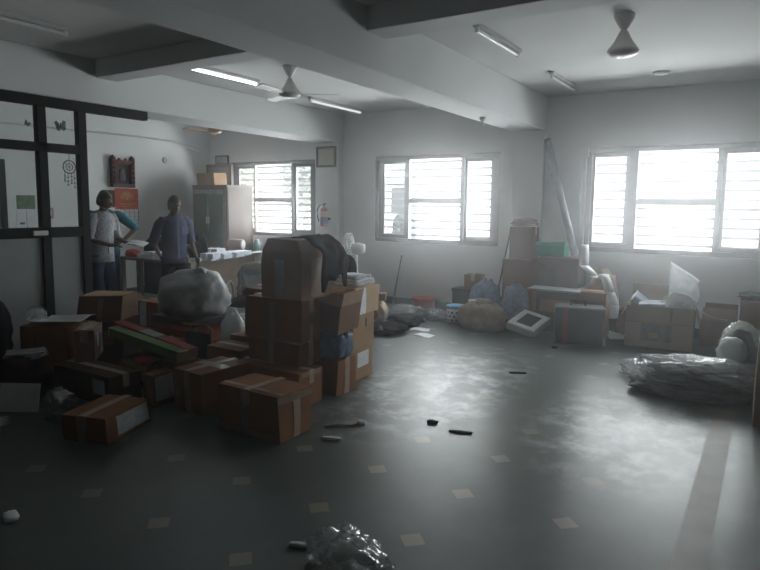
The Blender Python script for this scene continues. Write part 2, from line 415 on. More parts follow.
# glazed office partition under the left beam, its header running on over the opening
PX = -5.97
wp = struct('wall_partition', box(PX - .05, PX + .03, -1.0, 3.30, 1.20, 1.30, .004, 1), DARKW)
def pbar(nm, y0, y1, z0, z1, m=DARKW, d0=.05, d1=.03): return obj(nm, box(PX - d0, PX + d1, y0, y1, z0, z1, .003, 1), m, wp)
pbar('header_rail', -1.0, 4.46, 2.46, 2.555); pbar('middle_rail', -1.0, 3.64, 2.03, 2.115); pbar('sill_rail', 3.30, 3.64, 1.20, 1.30); pbar('bottom_rail', -1.0, 3.64, 0, .10)
for y in (3.23, 3.64, 2.15, 1.1, 0.05, -1.0): pbar('post', y, y + .085, 0, 2.46)
ys = (-1.0, .05, 1.1, 2.15, 3.23, 3.64)
for a, c in zip(ys, ys[1:]):
    pbar('pane', a + .085, c, 1.30, 2.03, PGLASS, .012, -.008); pbar('pane', a + .085, c, 2.115, 2.46, PGLASS, .012, -.008)
    pbar('lower_board', a + .085, c, .10, 1.20, PANEL, .02, 0)
obj('door_latch', box(PX + .03, PX + .055, 3.13, 3.27, 1.225, 1.27, .004, 1), OFFW, wp)
# inner door of the office, seen through the glass
dr = struct('door_1', box(XL, XL + .05, 3.35, 4.35, 0, 2.05, .004, 1), mat('office_door', (.26, .30, .33), .6, .06))
b = BM(); bx(b, XL, XL + .07, 3.27, 3.35, 0, 2.13); bx(b, XL, XL + .07, 4.35, 4.43, 0, 2.13); bx(b, XL, XL + .07, 3.35, 4.35, 2.05, 2.13)
obj('door_frame', b, DARKW, dr)
obj('door_plate', box(XL + .05, XL + .056, 3.75, 4.05, 1.55, 1.72), BLKP, dr); obj('door_handle', tube(BM(), [(XL + .05, 3.45, 1.0), (XL + .10, 3.45, 1.0), (XL + .10, 3.57, 1.0)], .01), OFFW, dr)

# ------------------------------------------------------------------ light: hazy bright sky outside, tube lamps inside
w = bpy.data.worlds.new('world'); sc.world = w; w.use_nodes = True; nt = w.node_tree
bgn = nt.nodes['Background']; bgn.inputs[0].default_value = (.85, .93, 1, 1); bgn.inputs[1].default_value = 1.0
vs = nt.nodes.new('ShaderNodeVolumeScatter'); vs.inputs['Color'].default_value = (.97, .98, 1, 1); vs.inputs['Density'].default_value = .014; vs.inputs['Anisotropy'].default_value = .87
nt.links.new(vs.outputs[0], nt.nodes['World Output'].inputs['Volume'])
sky = bpy.data.lights.new('overcast_sky', 'AREA'); sky.shape = 'RECTANGLE'; sky.size = 30; sky.size_y = 13; sky.energy = SKYW = 54000; sky.color = (.95, .985, 1)
so = bpy.data.objects.new('overcast_sky', sky); C.objects.link(so); so.location = (-6.5, 14.5, 2.3); so.rotation_euler = (-PI / 2, 0, 0)
sc.view_settings.view_transform = 'Standard'; sc.view_settings.look = 'None'; sc.view_settings.gamma = 1; sc.view_settings.exposure = 0
sc.cycles.max_bounces = 8; sc.cycles.diffuse_bounces = 3; sc.cycles.glossy_bounces = 3; sc.cycles.transparent_max_bounces = 16; sc.cycles.volume_bounces = 0
sc.cycles.sample_clamp_indirect = 6; sc.cycles.caustics_reflective = False; sc.cycles.caustics_refractive = False

# ------------------------------------------------------------------ ceiling fittings
TUBEON = emit('lit_tube', (.86, .93, 1), 6.); TUBEDIM = emit('weakly_lit_tube', (.95, .97, 1), 0.9)
TUBEOFF = mat('unlit_tube', (.70, .70, .69), .3, .02)
def tube_light(label, x, y0, y1, m, z=2.945, off=0):
    r = thing('ceiling_tube_light', label, 'tube light', (x, (y0 + y1) / 2, ZC - .0), off, 'ceiling tube lights')
    L = (y1 - y0) / 2
    obj('housing', box(-.03, .03, -L, L, -.035, 0, .006), OFFW, r)
    obj('tube', tube(BM(), [(0, -L + .03, -.055), (0, L - .03, -.055)], .014, 10), m, r)
    for s in (-1, 1): obj('tube_holder', box(-.016, .016, s * (L - .02) - .014, s * (L - .02) + .014, -.075, -.03, .003), WHITE, r)
    return r
tube_light('lit tube light on the ceiling just left of the fan with blades', -5.2, 4.40, 5.44, TUBEON)
tube_light('faintly glowing tube light on the ceiling between the ceiling fan and the back wall', -5.37, 6.6, 7.85, TUBEDIM)
tube_light('lit tube light of the left bay, half hidden by the beam above the cupboard', -8.62, 7.1, 7.9, TUBEON)
tube_light('unlit tube light beside the middle beam, nearer of the two in the right bay', -2.08, 4.64, 5.62, TUBEOFF)
tube_light('unlit tube light beside the middle beam, nearer the right window', -2.10, 6.66, 7.55, TUBEOFF)
tube_light('unlit tube light in the dark corner of ceiling above the glass partition', -5.08, 1.9, 3.05, TUBEOFF)

FANM = mat('fan_enamel', (.62, .61, .59), .45, .06)
def ceiling_fan(label, x, y, blades, drop=.30, a0=0., L=.52, m=FANM):
    r = thing('ceiling_fan', label, 'ceiling fan', (x, y, ZC), 0, 'ceiling fans')
    obj('canopy', lathe([(.0, 0), (.075, -.002), (.07, -.03), (.03, -.10), (.015, -.115)], 24), m, r, True)
    obj('down_rod', tube(BM(), [(0, 0, -.10), (0, 0, -drop + .12)], .012, 10), m, r, True)
    obj('motor', lathe([(.014, -drop + .16), (.035, -drop + .13), (.07, -drop + .06), (.10, -drop + .02), (.115, -drop), (.11, -drop - .025), (.07, -drop - .045), (0, -drop - .05)], 28), m, r, True)
    for k in range(blades):
        t = BM(); a = a0 + k * 2 * PI / 3
        prism([(.09, -.02), (.20, -.045), (L, -.06), (L + .02, 0), (L, .06), (.20, .05), (.09, .02)], .006, rotM((0, 0, -drop - .012), rz=a) @ Matrix.Rotation(math.radians(9), 4, 'X'), t)
        obj('blade', t, m, r)
    return r
ceiling_fan('grey ceiling fan with blades out, hanging between the lit tube light and the middle beam', -4.39, 5.07, 3, .28, math.radians(35))
ceiling_fan('brownish ceiling fan of the left bay, just showing under the left beam', -7.55, 6.9, 3, .30, math.radians(20), m=mat('brown_fan_enamel', (.36, .25, .16), .45))
ceiling_fan('bare ceiling fan motor without blades on the ceiling of the right bay', -1.04, 5.03, 0, .26)
r = thing('ceiling_lamp', 'small round flush lamp on the ceiling of the right bay before the back wall', 'lamp', (-1.10, 7.28, ZC))
obj('lamp_plate', lathe([(.0, 0), (.085, 0), (.085, -.012), (.07, -.016)]), OFFW, r, True); obj('lamp_lens', lathe([(.065, -.014), (.06, -.026), (0, -.032)]), WHITE, r, True)
r = thing('ceiling_lamp', 'small spot lamp on the ceiling beside the middle beam, left of its far end', 'lamp', (-3.55, 6.55, ZC))
obj('lamp_plate', lathe([(.0, 0), (.05, 0), (.05, -.012), (.03, -.03), (0, -.032)]), OFFW, r, True)
r = thing('ceiling_lamp', 'small bulb fitting on the underside of the middle beam', 'lamp', (-2.85, 6.6, 2.56))
obj('lamp_holder', lathe([(.0, 0), (.035, 0), (.035, -.02), (.018, -.05), (0, -.05)]), OFFW, r, True); obj('bulb', lathe([(.012, -.048), (.028, -.075), (.026, -.09), (0, -.105)]), WHITE, r, True)

# ------------------------------------------------------------------ left wall and pillar
r = thing('wall_shrine', 'maroon carved wooden shrine frame hanging on the left wall above the calendar', 'frame', (XL, 6.28, 1.80))
b = BM()
for y0, y1, z0, z1 in ((-.21, .21, 0, .05), (-.21, -.14, .05, .46), (.14, .21, .05, .46), (-.14, .14, .38, .44)): bx(b, .0, .085, y0, y1, z0, z1, .012)
for y, z, q in ((-.175, .47, .05), (-.06, .44, .035), (.06, .44, .035), (.175, .47, .05)): lathe([(0, -q), (q, -q * .3), (q * .8, q * .4), (.008, q)], 14, b, Matrix.Translation((.045, y, z)))
for s in (-1, 1):
    for k in range(5): lathe([(0, -.03), (.03, 0), (0, .03)], 10, b, Matrix.Translation((.085, s * .175, .09 + k * .075)))
obj('carved_frame', b, MAROON, r); obj('back_panel', box(0, .02, -.14, .14, .05, .38), mat('dark_maroon', (.035, .012, .015), .5, .3, 12), r)
obj('figure', blob(.02, .055, .20, .15, 3, 3, 3), mat('dull_silver', (.13, .12, .13), .4, .3, 20), r, True, loc=(.035, 0, .10))
r = thing('wall_calendar', 'red wall calendar with a golden emblem above rows of dates', 'calendar', (XL, 6.37, 1.20))
obj('picture_sheet', box(.002, .008, -.215, .215, .24, .58), CALRED, r)
t = BM()
for k in range(12):
    a = PI * k / 11; prism([(-.008, .05), (.008, .05), (.012, .11), (0, .13), (-.012, .11)], .002, Matrix.Translation((.008, 0, .42)) @ Matrix.Rotation(PI / 2, 4, 'Y') @ Matrix.Rotation(PI / 2 + a - PI / 2, 4, 'Z') @ Matrix.Identity(4), t)
lathe([(0, 0), (.045, 0), (.04, .004), (0, .004)], 20, t, rotM((.008, 0, .43), ry=PI / 2)); bx(t, .008, .0105, -.14, .14, .31, .335); bx(t, .008, .0105, -.10, .10, .275, .29)
obj('golden_emblem', t, GOLD, r)
obj('date_sheet', box(.002, .006, -.215, .215, 0, .24), PAPER, r)
t = BM()
for k in range(1, 4): bx(t, .006, .008, -.21, .21, .06 * k - .002, .06 * k + .002)
for k in range(1, 5): bx(t, .006, .008, -.215 + .086 * k - .002, -.215 + .086 * k + .002, .005, .235)
for y in (-.215, .21): bx(t, .002, .009, y, y + .006, 0, .24)
bx(t, .002, .009, -.215, .216, 0, .006)
obj('date_grid', t, INK, r)
r = thing('wall_picture', 'small gold toned picture on the left wall beside the red calendar', 'picture', (XL, 6.04, 1.47))
obj('picture_board', box(.002, .012, -.10, .105, 0, .28), mat('dark_gold_card', (.10, .06, .02), .6, .4, 18), r); obj('figure', blob(.008, .05, .17, .1, 2, 5, 3), GOLD, r, True, loc=(.016, 0, .05))
obj('wall_conduit', tube(BM(), [(XL + .015, 3.4, 2.62), (XL + .015, 6.6, 2.66), (XL + .03, 7.3, 2.64), (XL + .05, 7.75, 2.56), (XL + .09, 7.93, 2.50)], .014, 8), OFFW)
o = bpy.data.objects['wall_conduit']; tag(o, 'grey cable conduit running along the left wall, drooping at its far end', 'pipe')
r = thing('switch_socket', 'small round grey junction box on the left wall right of the shrine frame', 'socket', (XL, 7.15, 2.30))
obj('socket_plate', lathe([(0, 0), (.05, 0), (.045, .025), (0, .028)], 18, BM(), rotM(ry=PI / 2)), OFFW, r)
r = thing('switchboard', 'small reddish switch plate on the left wall seen through the partition glass', 'switch', (XL, 5.05, 1.30))
obj('switch_plate', box(0, .02, -.06, .06, 0, .16, .004), mat('reddish_plate', (.22, .10, .09), .5), r); obj('switch', box(.02, .03, -.025, .025, .04, .12, .004), WHITE, r)
for lb, y, z, ww, hh, m in (('green printed poster on the left wall seen through the partition glass', 4.72, 1.44, .26, .20, mat('green_print', (.10, .17, .09), .7, .5, 18)), ('pale sheets pinned on the left wall below the green poster', 4.72, 1.14, .28, .28, PAPER)):
    r = thing('wall_poster', lb, 'poster', (XL, y, z)); obj('poster_sheet', box(.002, .007, -ww / 2, ww / 2, 0, hh), m, r)
    if m is PAPER: obj('fold_line', box(.007, .009, -.004, .004, 0, hh), GREYB, r); obj('printed_mark', box(.007, .009, -.10, -.03, .08, .11), INK, r)
# butterfly stickers and the dream catcher, on the partition glass
def butterfly(label, y, z, s, tilt):
    r = thing('butterfly_sticker', label, 'sticker', (PX - .005, y, z), 0, 'butterfly stickers on the glass', (tilt, 0, 0))
    for sgn in (-1, 1):
        obj('wing', prism([(0, 0), (sgn * .5 * s, .9 * s), (sgn * .95 * s, .75 * s), (sgn * .8 * s, .05 * s), (sgn * .75 * s, -.5 * s), (sgn * .3 * s, -.75 * s)], .003, Matrix(((0, 0, 1, 0), (1, 0, 0, 0), (0, 1, 0, 0), (0, 0, 0, 1)))), mat('butterfly_grey', (.08, .085, .095), .5, .4, 40), r)
    obj('butterfly_body', tube(BM(), [(.004, 0, -.6 * s), (.006, 0, .6 * s)], [.05 * s, .08 * s], 8), BLKP, r)
butterfly('larger grey butterfly sticker on the upper pane nearest the doorway', 3.475, 2.29, .062, .15)
butterfly('smaller grey butterfly sticker on the upper pane left of the other butterfly', 3.15, 2.28, .03, -.5)
r = thing('dream_catcher', 'small brown dream catcher hanging inside the partition glass by the end post', 'ornament', (PX - .03, 3.56, 2.03))
DC = mat('brown_thread', (.08, .035, .025), .8)
b = BM(); tube(b, [(0, .065 * math.cos(a), -.13 + .065 * math.sin(a)) for a in [2 * PI * k / 20 for k in range(21)]], .006, 6); obj('hoop', b, DC, r)
b = BM(); tube(b, [(0, .035 * math.cos(a), -.13 + .035 * math.sin(a)) for a in [2 * PI * k / 16 for k in range(17)]], .004, 6)
for k in range(8):
    a = 2 * PI * k / 8; tube(b, [(0, 0, -.13), (0, .062 * math.cos(a), -.13 + .062 * math.sin(a))], .002, 5)
obj('web', b, DC, r); obj('hanging_cord', tube(BM(), [(0, 0, .02), (0, 0, -.067)], .003, 6), DC, r)
for k, (y, z) in enumerate(((-.05, -.27), (-.018, -.31), (.02, -.29), (.05, -.33))):
    b = BM(); tube(b, [(0, y, -.18), (0, y, z)], .002, 5)
    for q in (.35, .7, 1): lathe([(0, -.012), (.011, 0), (0, .012)], 8, b, Matrix.Translation((0, y, -.19 + q * (z + .19))))
    obj('bead_string', b, DC, r)

# pillar between the left and middle windows
r = thing('wall_picture', 'square framed picture with a plain pale face on the pillar above the extinguisher', 'picture', (-6.20, D - .14, 2.16))
FR = mat('olive_frame', (.075, .07, .05), .5)
b = BM()
for x0, x1, z0, z1 in ((-.20, .20, 0, .035), (-.20, .20, .30, .335), (-.20, -.165, .035, .30), (.165, .20, .035, .30)): bx(b, x0, x1, -.03, -.001, z0, z1, .004)
obj('picture_frame', b, FR, r); obj('picture_face', box(-.165, .165, -.015, -.004, .035, .30), mat('olive_paper', (.33, .32, .22), .7, .05), r)
r = thing('fire_extinguisher', 'faded red fire extinguisher with a white label hung on the pillar', 'fire extinguisher', (-6.19, D - .22, 1.20))
obj('cylinder', lathe([(0, 0), (.055, 0), (.062, .012), (.062, .25), (.05, .29), (.022, .315), (.02, .33), (0, .33)], 24), REDX, r, True)
obj('neck_valve', lathe([(.018, .325), (.02, .36), (0, .362)], 14), BLKP, r); obj('handle', box(-.012, .05, -.012, .012, .36, .375, .003), BLKP, r)
obj('hose', tube(BM(), [(-.015, -.01, .35), (-.07, -.03, .34), (-.11, -.04, .26), (-.10, -.05, .15), (-.065, -.055, .08)], .010, 8), BLKP, r)
obj('label_or_lit_panel', lathe([(.0632, .15), (.0636, .15), (.0636, .25), (.0632, .25)], 24), mat('faded_label', (.42, .36, .33), .7, .2, 30), r)
obj('blue_band', lathe([(.0632, .03), (.0638, .03), (.0638, .12), (.0632, .12)], 24), mat('faded_blue', (.10, .13, .22), .6), r)
obj('bracket', box(-.07, .07, .055, .082, .10, .14, .004), BLKP, r)

# ------------------------------------------------------------------ left bay: cupboard, table, what lies on them
r = thing('steel_cupboard', 'tall brown cupboard with green glass doors standing beside the left window', 'cupboard', (-8.31, 7.76, 0))
hw, hd = .43, .31
obj('body', box(-hw, hw, -hd, hd, .04, 1.85, .006), STEEL, r)
obj('side_panel', box(hw, hw + .006, -hd + .01, hd - .01, .06, 1.84, .002), STEELL, r)
b = BM()
for z in (.35, .72, 1.1, 1.46): bx(b, hw + .006, hw + .014, -hd + .02, hd - .02, z, z + .02)
for y in (-hd + .02, hd - .035): bx(b, hw + .006, hw + .014, y, y + .015, .08, 1.82)
obj('side_batten', b, STEELL, r)
obj('top_board', box(-hw - .01, hw + .015, -hd - .01, hd + .01, 1.85, 1.87, .003), STEELL, r)
for s, x0, x1 in ((-1, -hw + .05, -.03), (1, -.02, hw - .07)):
    d = obj('door', box(x0, x1, -hd - .018, -hd - .001, .80, 1.72, .004), GREENG, r); obj('handle', box(x1 - .03 if s < 0 else x0 + .01, x1 - .01 if s < 0 else x0 + .03, -hd - .035, -hd - .017, 1.2, 1.32, .003), OFFW, d)
b = BM(); bx(b, -hw + .03, hw - .05, -hd - .012, -hd - .001, 1.72, 1.79); obj('name_strip', b, mat('dusty_strip', (.27, .27, .25), .7, .3, 15), r)
b = BM(); bx(b, hw - .065, hw - .03, -hd - .016, -hd - .001, .80, 1.80); obj('door_edge', b, STEELL, r)
obj('lower_door', box(-hw + .03, hw - .03, -hd - .014, -hd - .001, .08, .77, .004), STEEL, r)
for sx in (-1, 1):
    for sy in (-1, 1): obj('foot', box(sx * (hw - .04) - .02, sx * (hw - .04) + .02, sy * (hd - .04) - .02, sy * (hd - .04) + .02, 0, .045), BLKP, r)
carton('small tan carton with a torn flap lying on top of the brown cupboard', -8.50, 7.68, 1.871, .50, .28, .22, TAN, -6, None, jit=.012)
r = thing('plywood_panel', 'brown wooden panel standing behind the cupboard beside the left window', 'panel', (-8.80, 8.13, 0))
obj('board', box(-.30, .36, -.02, .02, 0, 2.28, .004), WOODB, r); b = BM()
for q in ((-.30, -.26, 0, 2.28), (.32, .36, 0, 2.28), (-.26, .32, 2.22, 2.28)): bx(b, q[0], q[1], -.032, -.018, q[2], q[3])
obj('edge_frame', b, mat('dark_wood_edge', (.10, .075, .06), .6), r)
r = thing('wall_picture', 'small framed picture standing on top of the wooden panel by the left window', 'picture', (-8.71, 8.13, 2.28))
b = BM()
for x0, x1, z0, z1 in ((-.17, .17, 0, .025), (-.17, .17, .135, .16), (-.17, -.145, .025, .135), (.145, .17, .025, .135)): bx(b, x0, x1, -.012, .012, z0, z1, .003)
obj('picture_frame', b, FR, r); obj('picture_face', box(-.145, .145, -.004, .006, .025, .135), mat('grey_picture', (.25, .26, .25), .6, .2, 12), r)

# L shaped work table
r = thing('work_table', 'long L shaped work table covered in paper bundles in the left bay', 'table', (-6.50, 5.48, 0))
q = math.radians(18)
b = prism([(0, 0), (-math.sin(q) * 2.15, math.cos(q) * 2.15), (-math.sin(q) * 2.15 - .75, math.cos(q) * 2.15 - .2), (-.86, .80), (-1.62, .80), (-1.62, 0)], .035, Matrix.Translation((0, 0, .72)))
obj('table_top', b, TABLE, r)
M = Matrix.Rotation(q, 4, 'Z'); b = BM(); bx(b, -.10, -.07, .10, 2.05, .12, .72, 0, 2, M); obj('modesty_panel', b, mat('dusty_panel', (.18, .14, .105), .7, .15, 4), r)
for x, y in ((-.06, .05), (-1.15, .05), (-1.56, .05), (-1.56, .74), (-1.15, 2.0)): obj('leg', box(x - .04, x + .04, y - .03, y + .03, 0, .72, .004), mat('pale_leg', (.30, .28, .25), .6) if y < .1 else TABLE, r)
obj('drawer_block', box(-1.10, -.72, .08, .60, .25, .71, .004), mat('drawer_dark', (.05, .055, .065), .5), r)
rnd = random.Random(3)
def ream(label, x, y, ww, dd, hh, rz, m=PAPER2, z=.756, name='paper_bundle', n=4):
    r = thing(name, label, 'paper', (x, y, z), rz, 'paper on the work table')
    b = BM()
    for k in range(n):
        ox, oy = rnd.uniform(-.012, .012), rnd.uniform(-.012, .012)
        bx(b, -ww / 2 + ox, ww / 2 + ox, -dd / 2 + oy, dd / 2 + oy, hh * k / n, hh * (k + 1) / n - .001, .003, 1)
    obj('sheets', b, m, r); obj('band', box(-.02, .02, -dd / 2 - .015, dd / 2 + .015, .0, hh + .003, .002), PAPER, r); return r
ream('wide white ream stack near the table front, left of the standing man', -7.34, 5.62, .36, .20, .10, .05, PAPER)
ream('white ream stack just left of the man in the check shirt', -6.98, 5.66, .24, .20, .08, -.1, PAPER)
ream('low white paper stack beside the red bag on the table', -7.64, 5.64, .18, .18, .06, .2, PAPER)
ream('bluish printed bundle on the table just right of the man in the check shirt', -6.62, 5.92, .20, .22, .10, .31)
ream('bluish printed bundle on the table, second right of the man in the check shirt', -6.72, 6.22, .24, .24, .085, .31)
ream('lilac printed bundle behind the other bundles in the middle of the table', -7.08, 6.42, .24, .26, .12, .31)
ream('bluish printed bundle lying toward the far end of the table', -6.81, 6.55, .24, .26, .08, .31)
ream('low printed bundle at the far end of the table beside the loose white sheet', -6.94, 6.84, .24, .22, .07, .31)
ream('small white paper stack at the near edge of the table by the first bundle', -6.62, 5.68, .12, .10, .045, .3, PAPER)
r = thing('paper_sheet', 'large loose white sheet lying over the far end of the work table', 'paper', (-6.98, 7.30, .757), .31, 'paper on the work table')
obj('sheet', sheet(.34, .44, 10, 10, lambda u, v: .006 + .03 * u * u + .006 * math.sin(7 * v)), PAPER, r, True)
r = thing('wrapped_roll', 'pale wrapped roll lying on the far end of the work table beside the cupboard', 'roll', (-7.46, 7.24, .848), .31)
obj('roll', lathe([(0, -.13), (.085, -.13), (.09, -.11), (.09, .11), (.085, .13), (0, .13)], 24, BM(), rotM((0, 0, .03), ry=PI / 2)), mat('pale_pink_wrap', (.42, .34, .32), .6, .1), r, True); obj('roll_end', lathe([(0, .131), (.07, .131), (.07, .136), (0, .136)], 24, BM(), rotM((0, 0, .03), ry=PI / 2)), PAPER, r)

r = thing('plastic_jug', 'pale teal plastic jug beside the wrapped roll at the window', 'jug', (-7.30, 7.56, .756))
obj('jug_body', lathe([(0, 0), (.05, 0), (.06, .02), (.06, .13), (.035, .17), (.03, .20), (0, .20)], 20), mat('pale_teal_plastic', (.22, .36, .37), .4), r, True); obj('handle', tube(BM(), [(.05, 0, .14), (.09, 0, .12), (.09, 0, .06), (.055, 0, .04)], .008, 8), mat('pale_teal', (.22, .36, .37), .4), r)

r = bag('backpack', 'black backpack lying on the table behind the two men on the left', 'bag', (-7.78, 6.02, .755), .27, .18, .28, BLACK, 4, .10, 2.2, power=2.8)
obj('carry_strap', tube(BM(), [(.02, -.10, .26), (.06, -.13, .34), (.16, -.13, .34), (.22, -.10, .22)], .014, 8), BLACK, r)
r = bag('cloth_bag', 'low black cloth bag on the table right of the backpack', 'bag', (-7.27, 5.98, .755), .17, .15, .17, BLACK, 9, .12, 2.4)
obj('carry_strap', tube(BM(), [(-.08, 0, .15), (-.04, -.02, .21), (.06, -.02, .20), (.10, 0, .13)], .010, 8), BLACK, r)
bag('cloth_bag', 'upright dark bag on the table behind the standing man', 'bag', (-6.98, 6.05, .755), .11, .11, .34, BLACK, 12, .12, 2.4)
bag('plastic_bag', 'crumpled grey plastic bag on the table between the black bags and the standing man', 'bag', (-7.36, 6.30, .755), .12, .09, .18, GPLAS, 14, .18, 3)
bag('plastic_bag', 'small bright red bag at the left front edge of the work table', 'bag', (-7.90, 5.60, .755), .10, .09, .11, REDP, 15, .16, 3)
bag('plastic_bag', 'small dark blue bag under the left end of the work table', 'bag', (-6.98, 5.62, 0), .18, .12, .44, mat('navy_cloth', (.015, .02, .035), .8), 16, .1, 2.4)

# ------------------------------------------------------------------ people
def skin_mesh(chains, sub=2):
    """chains: list of [(point, radius), ...]; the first grows from the pelvis, later ones start on an existing point"""
    V, R, Ed, key = [], [], [], {}
    def vid(p, r):
        k = tuple(round(c, 4) for c in p)
        if k not in key: key[k] = len(V); V.append(p); R.append(r if isinstance(r, tuple) else (r, r))
        return key[k]
    for ch in chains:
        ids = [vid(p, r) for p, r in ch]
        for a, b in zip(ids, ids[1:]): Ed.append((a, b))
    me = bpy.data.meshes.new('tmp_skin'); me.from_pydata([Vector(p) for p in V], Ed, []); o = bpy.data.objects.new('tmp_skin', me); C.objects.link(o)
    o.modifiers.new('s', 'SKIN'); sd = o.modifiers.new('d', 'SUBSURF'); sd.levels = sub
    for i, r in enumerate(R): me.skin_vertices[0].data[i].radius = r; me.skin_vertices[0].data[i].use_root = (i == 0)
    dg = bpy.context.evaluated_depsgraph_get(); dg.update()
    ev = o.evaluated_get(dg); m2 = ev.to_mesh(); b = bmesh.new(); b.from_mesh(m2); ev.to_mesh_clear()
    bpy.data.objects.remove(o); bpy.data.meshes.remove(me); return b
def head_bm(c, yawd, pitch=0, h=.215):
    """head with brow, nose, lips, chin and ears; the face looks down local -y before turning"""
    t = bmesh.new(); bmesh.ops.create_uvsphere(t, u_segments=28, v_segments=20, radius=1)
    for v in t.verts:
        x, y, z = v.co
        w = .072 * (1 - .30 * max(0, -z) ** 1.4); dd = .095
        p = Vector((x * w, y * dd, z * h / 2))
        if y < 0 and abs(x) < .7: p.y -= .008 * (1 - abs(x)) * (1 if z < .2 else .3)
        if z < -.5 and y < 0: p.y -= .012 * (-z - .5)
        if y < -.6 and abs(x) > .25 and abs(x) < .6 and -.02 < z < .25: p.y += .010
        v.co = p
    merge(t, blob(.014, .018, .05, .02, 2, 1, 2), Matrix.Translation((0, -.098, -.035)))
    for z in (-.055, -.068): merge(t, blob(.024, .010, .014, .02, 2, 1, 2), Matrix.Translation((0, -.094, z)))
    for s in (-1, 1):
        merge(t, blob(.010, .020, .055, .04, 2, 2, 2), Matrix.Translation((s * .073, .01, -.03))); merge(t, blob(.013, .008, .014, .02, 2, 3, 2), Matrix.Translation((s * .03, -.088, .0)))
    bmesh.ops.transform(t, matrix=rotM(c, rx=pitch, rz=yawd), verts=t.verts[:]); return t
def hair_bm(c, yawd, pitch=0, h=.215):
    t = bmesh.new(); bmesh.ops.create_uvsphere(t, u_segments=30, v_segments=22, radius=1)
    for v in t.verts:
        x, y, z = v.co; n = 1 + .05 * noise.noise(v.co * 6)
        p = Vector((x * .081 * n, y * .106 * n + .006, z * (h / 2 + .014) * n))
        lim = .035 if y < -.35 else (-.03 if y < .15 else -.075)
        if p.z < lim: p.z = lim; p.x *= .86; p.y = p.y * .86 + .006
        v.co = p
    bmesh.ops.transform(t, matrix=rotM(c, rx=pitch, rz=yawd), verts=t.verts[:]); return t
def hand_chains(wrist, d, palm_n, thumb_side, curl=.5, s=1.):
    """five finger chains of unequal length from a wrist; d points along the hand"""
    d = Vector(d).normalized(); n = Vector(palm_n).normalized(); side = d.cross(n).normalized() * thumb_side; w = Vector(wrist); out = []
    palm = w + d * .055 * s
    for k, (off, L) in enumerate(((.026, .072), (.009, .080), (-.009, .074), (-.025, .058))):
        base = w + d * .085 * s + side * off * s; p1 = base + d * L * .45 * s + n * curl * .012; p2 = p1 + (d * (1 - curl * .7) + n * curl).normalized() * L * .55 * s
        out.append([(tuple(palm), (.030, .016)), (tuple(base), .0095), (tuple(p1), .0088), (tuple(p2), .0075)])
    tb = w + d * .03 * s + side * .030 * s; t1 = tb + (d * .6 + side * .7).normalized() * .035 * s; t2 = t1 + (d * .9 + side * .2 + n * .3 * curl).normalized() * .03 * s
    out.append([(tuple(palm), (.030, .016)), (tuple(tb), .0115), (tuple(t1), .010), (tuple(t2), .008)])
    return palm, out
def loft(pts, rad, seg=18, bm=None, wob=.0, seed=0):
    t = bmesh.new(); pts = [Vector(p) for p in pts]; rings = []
    for i, p in enumerate(pts):
        d = (pts[min(i + 1, len(pts) - 1)] - pts[max(i - 1, 0)]).normalized()
        u = Vector((1, 0, 0)); u = (u - d * u.dot(d));
        if u.length < .3: u = Vector((0, 1, 0)); u = u - d * u.dot(d)
        u.normalize(); w = d.cross(u); rr = rad[i] if isinstance(rad[i], tuple) else (rad[i], rad[i])
        ring = []
        for k in range(seg):
            a = 2 * PI * k / seg; q = 1 + wob * noise.noise(Vector((math.cos(a) * 2 + seed, math.sin(a) * 2, i * .9)))
            ring.append(t.verts.new(p + u * math.cos(a) * rr[0] * q + w * math.sin(a) * rr[1] * q))
        rings.append(ring)
    for a, b in zip(rings, rings[1:]):
        for k in range(seg): t.faces.new((a[k], a[(k + 1) % seg], b[(k + 1) % seg], b[k]))
    t.faces.new(rings[0][::-1]); t.faces.new(rings[-1])
    return merge(bm if bm is not None else BM(), t)

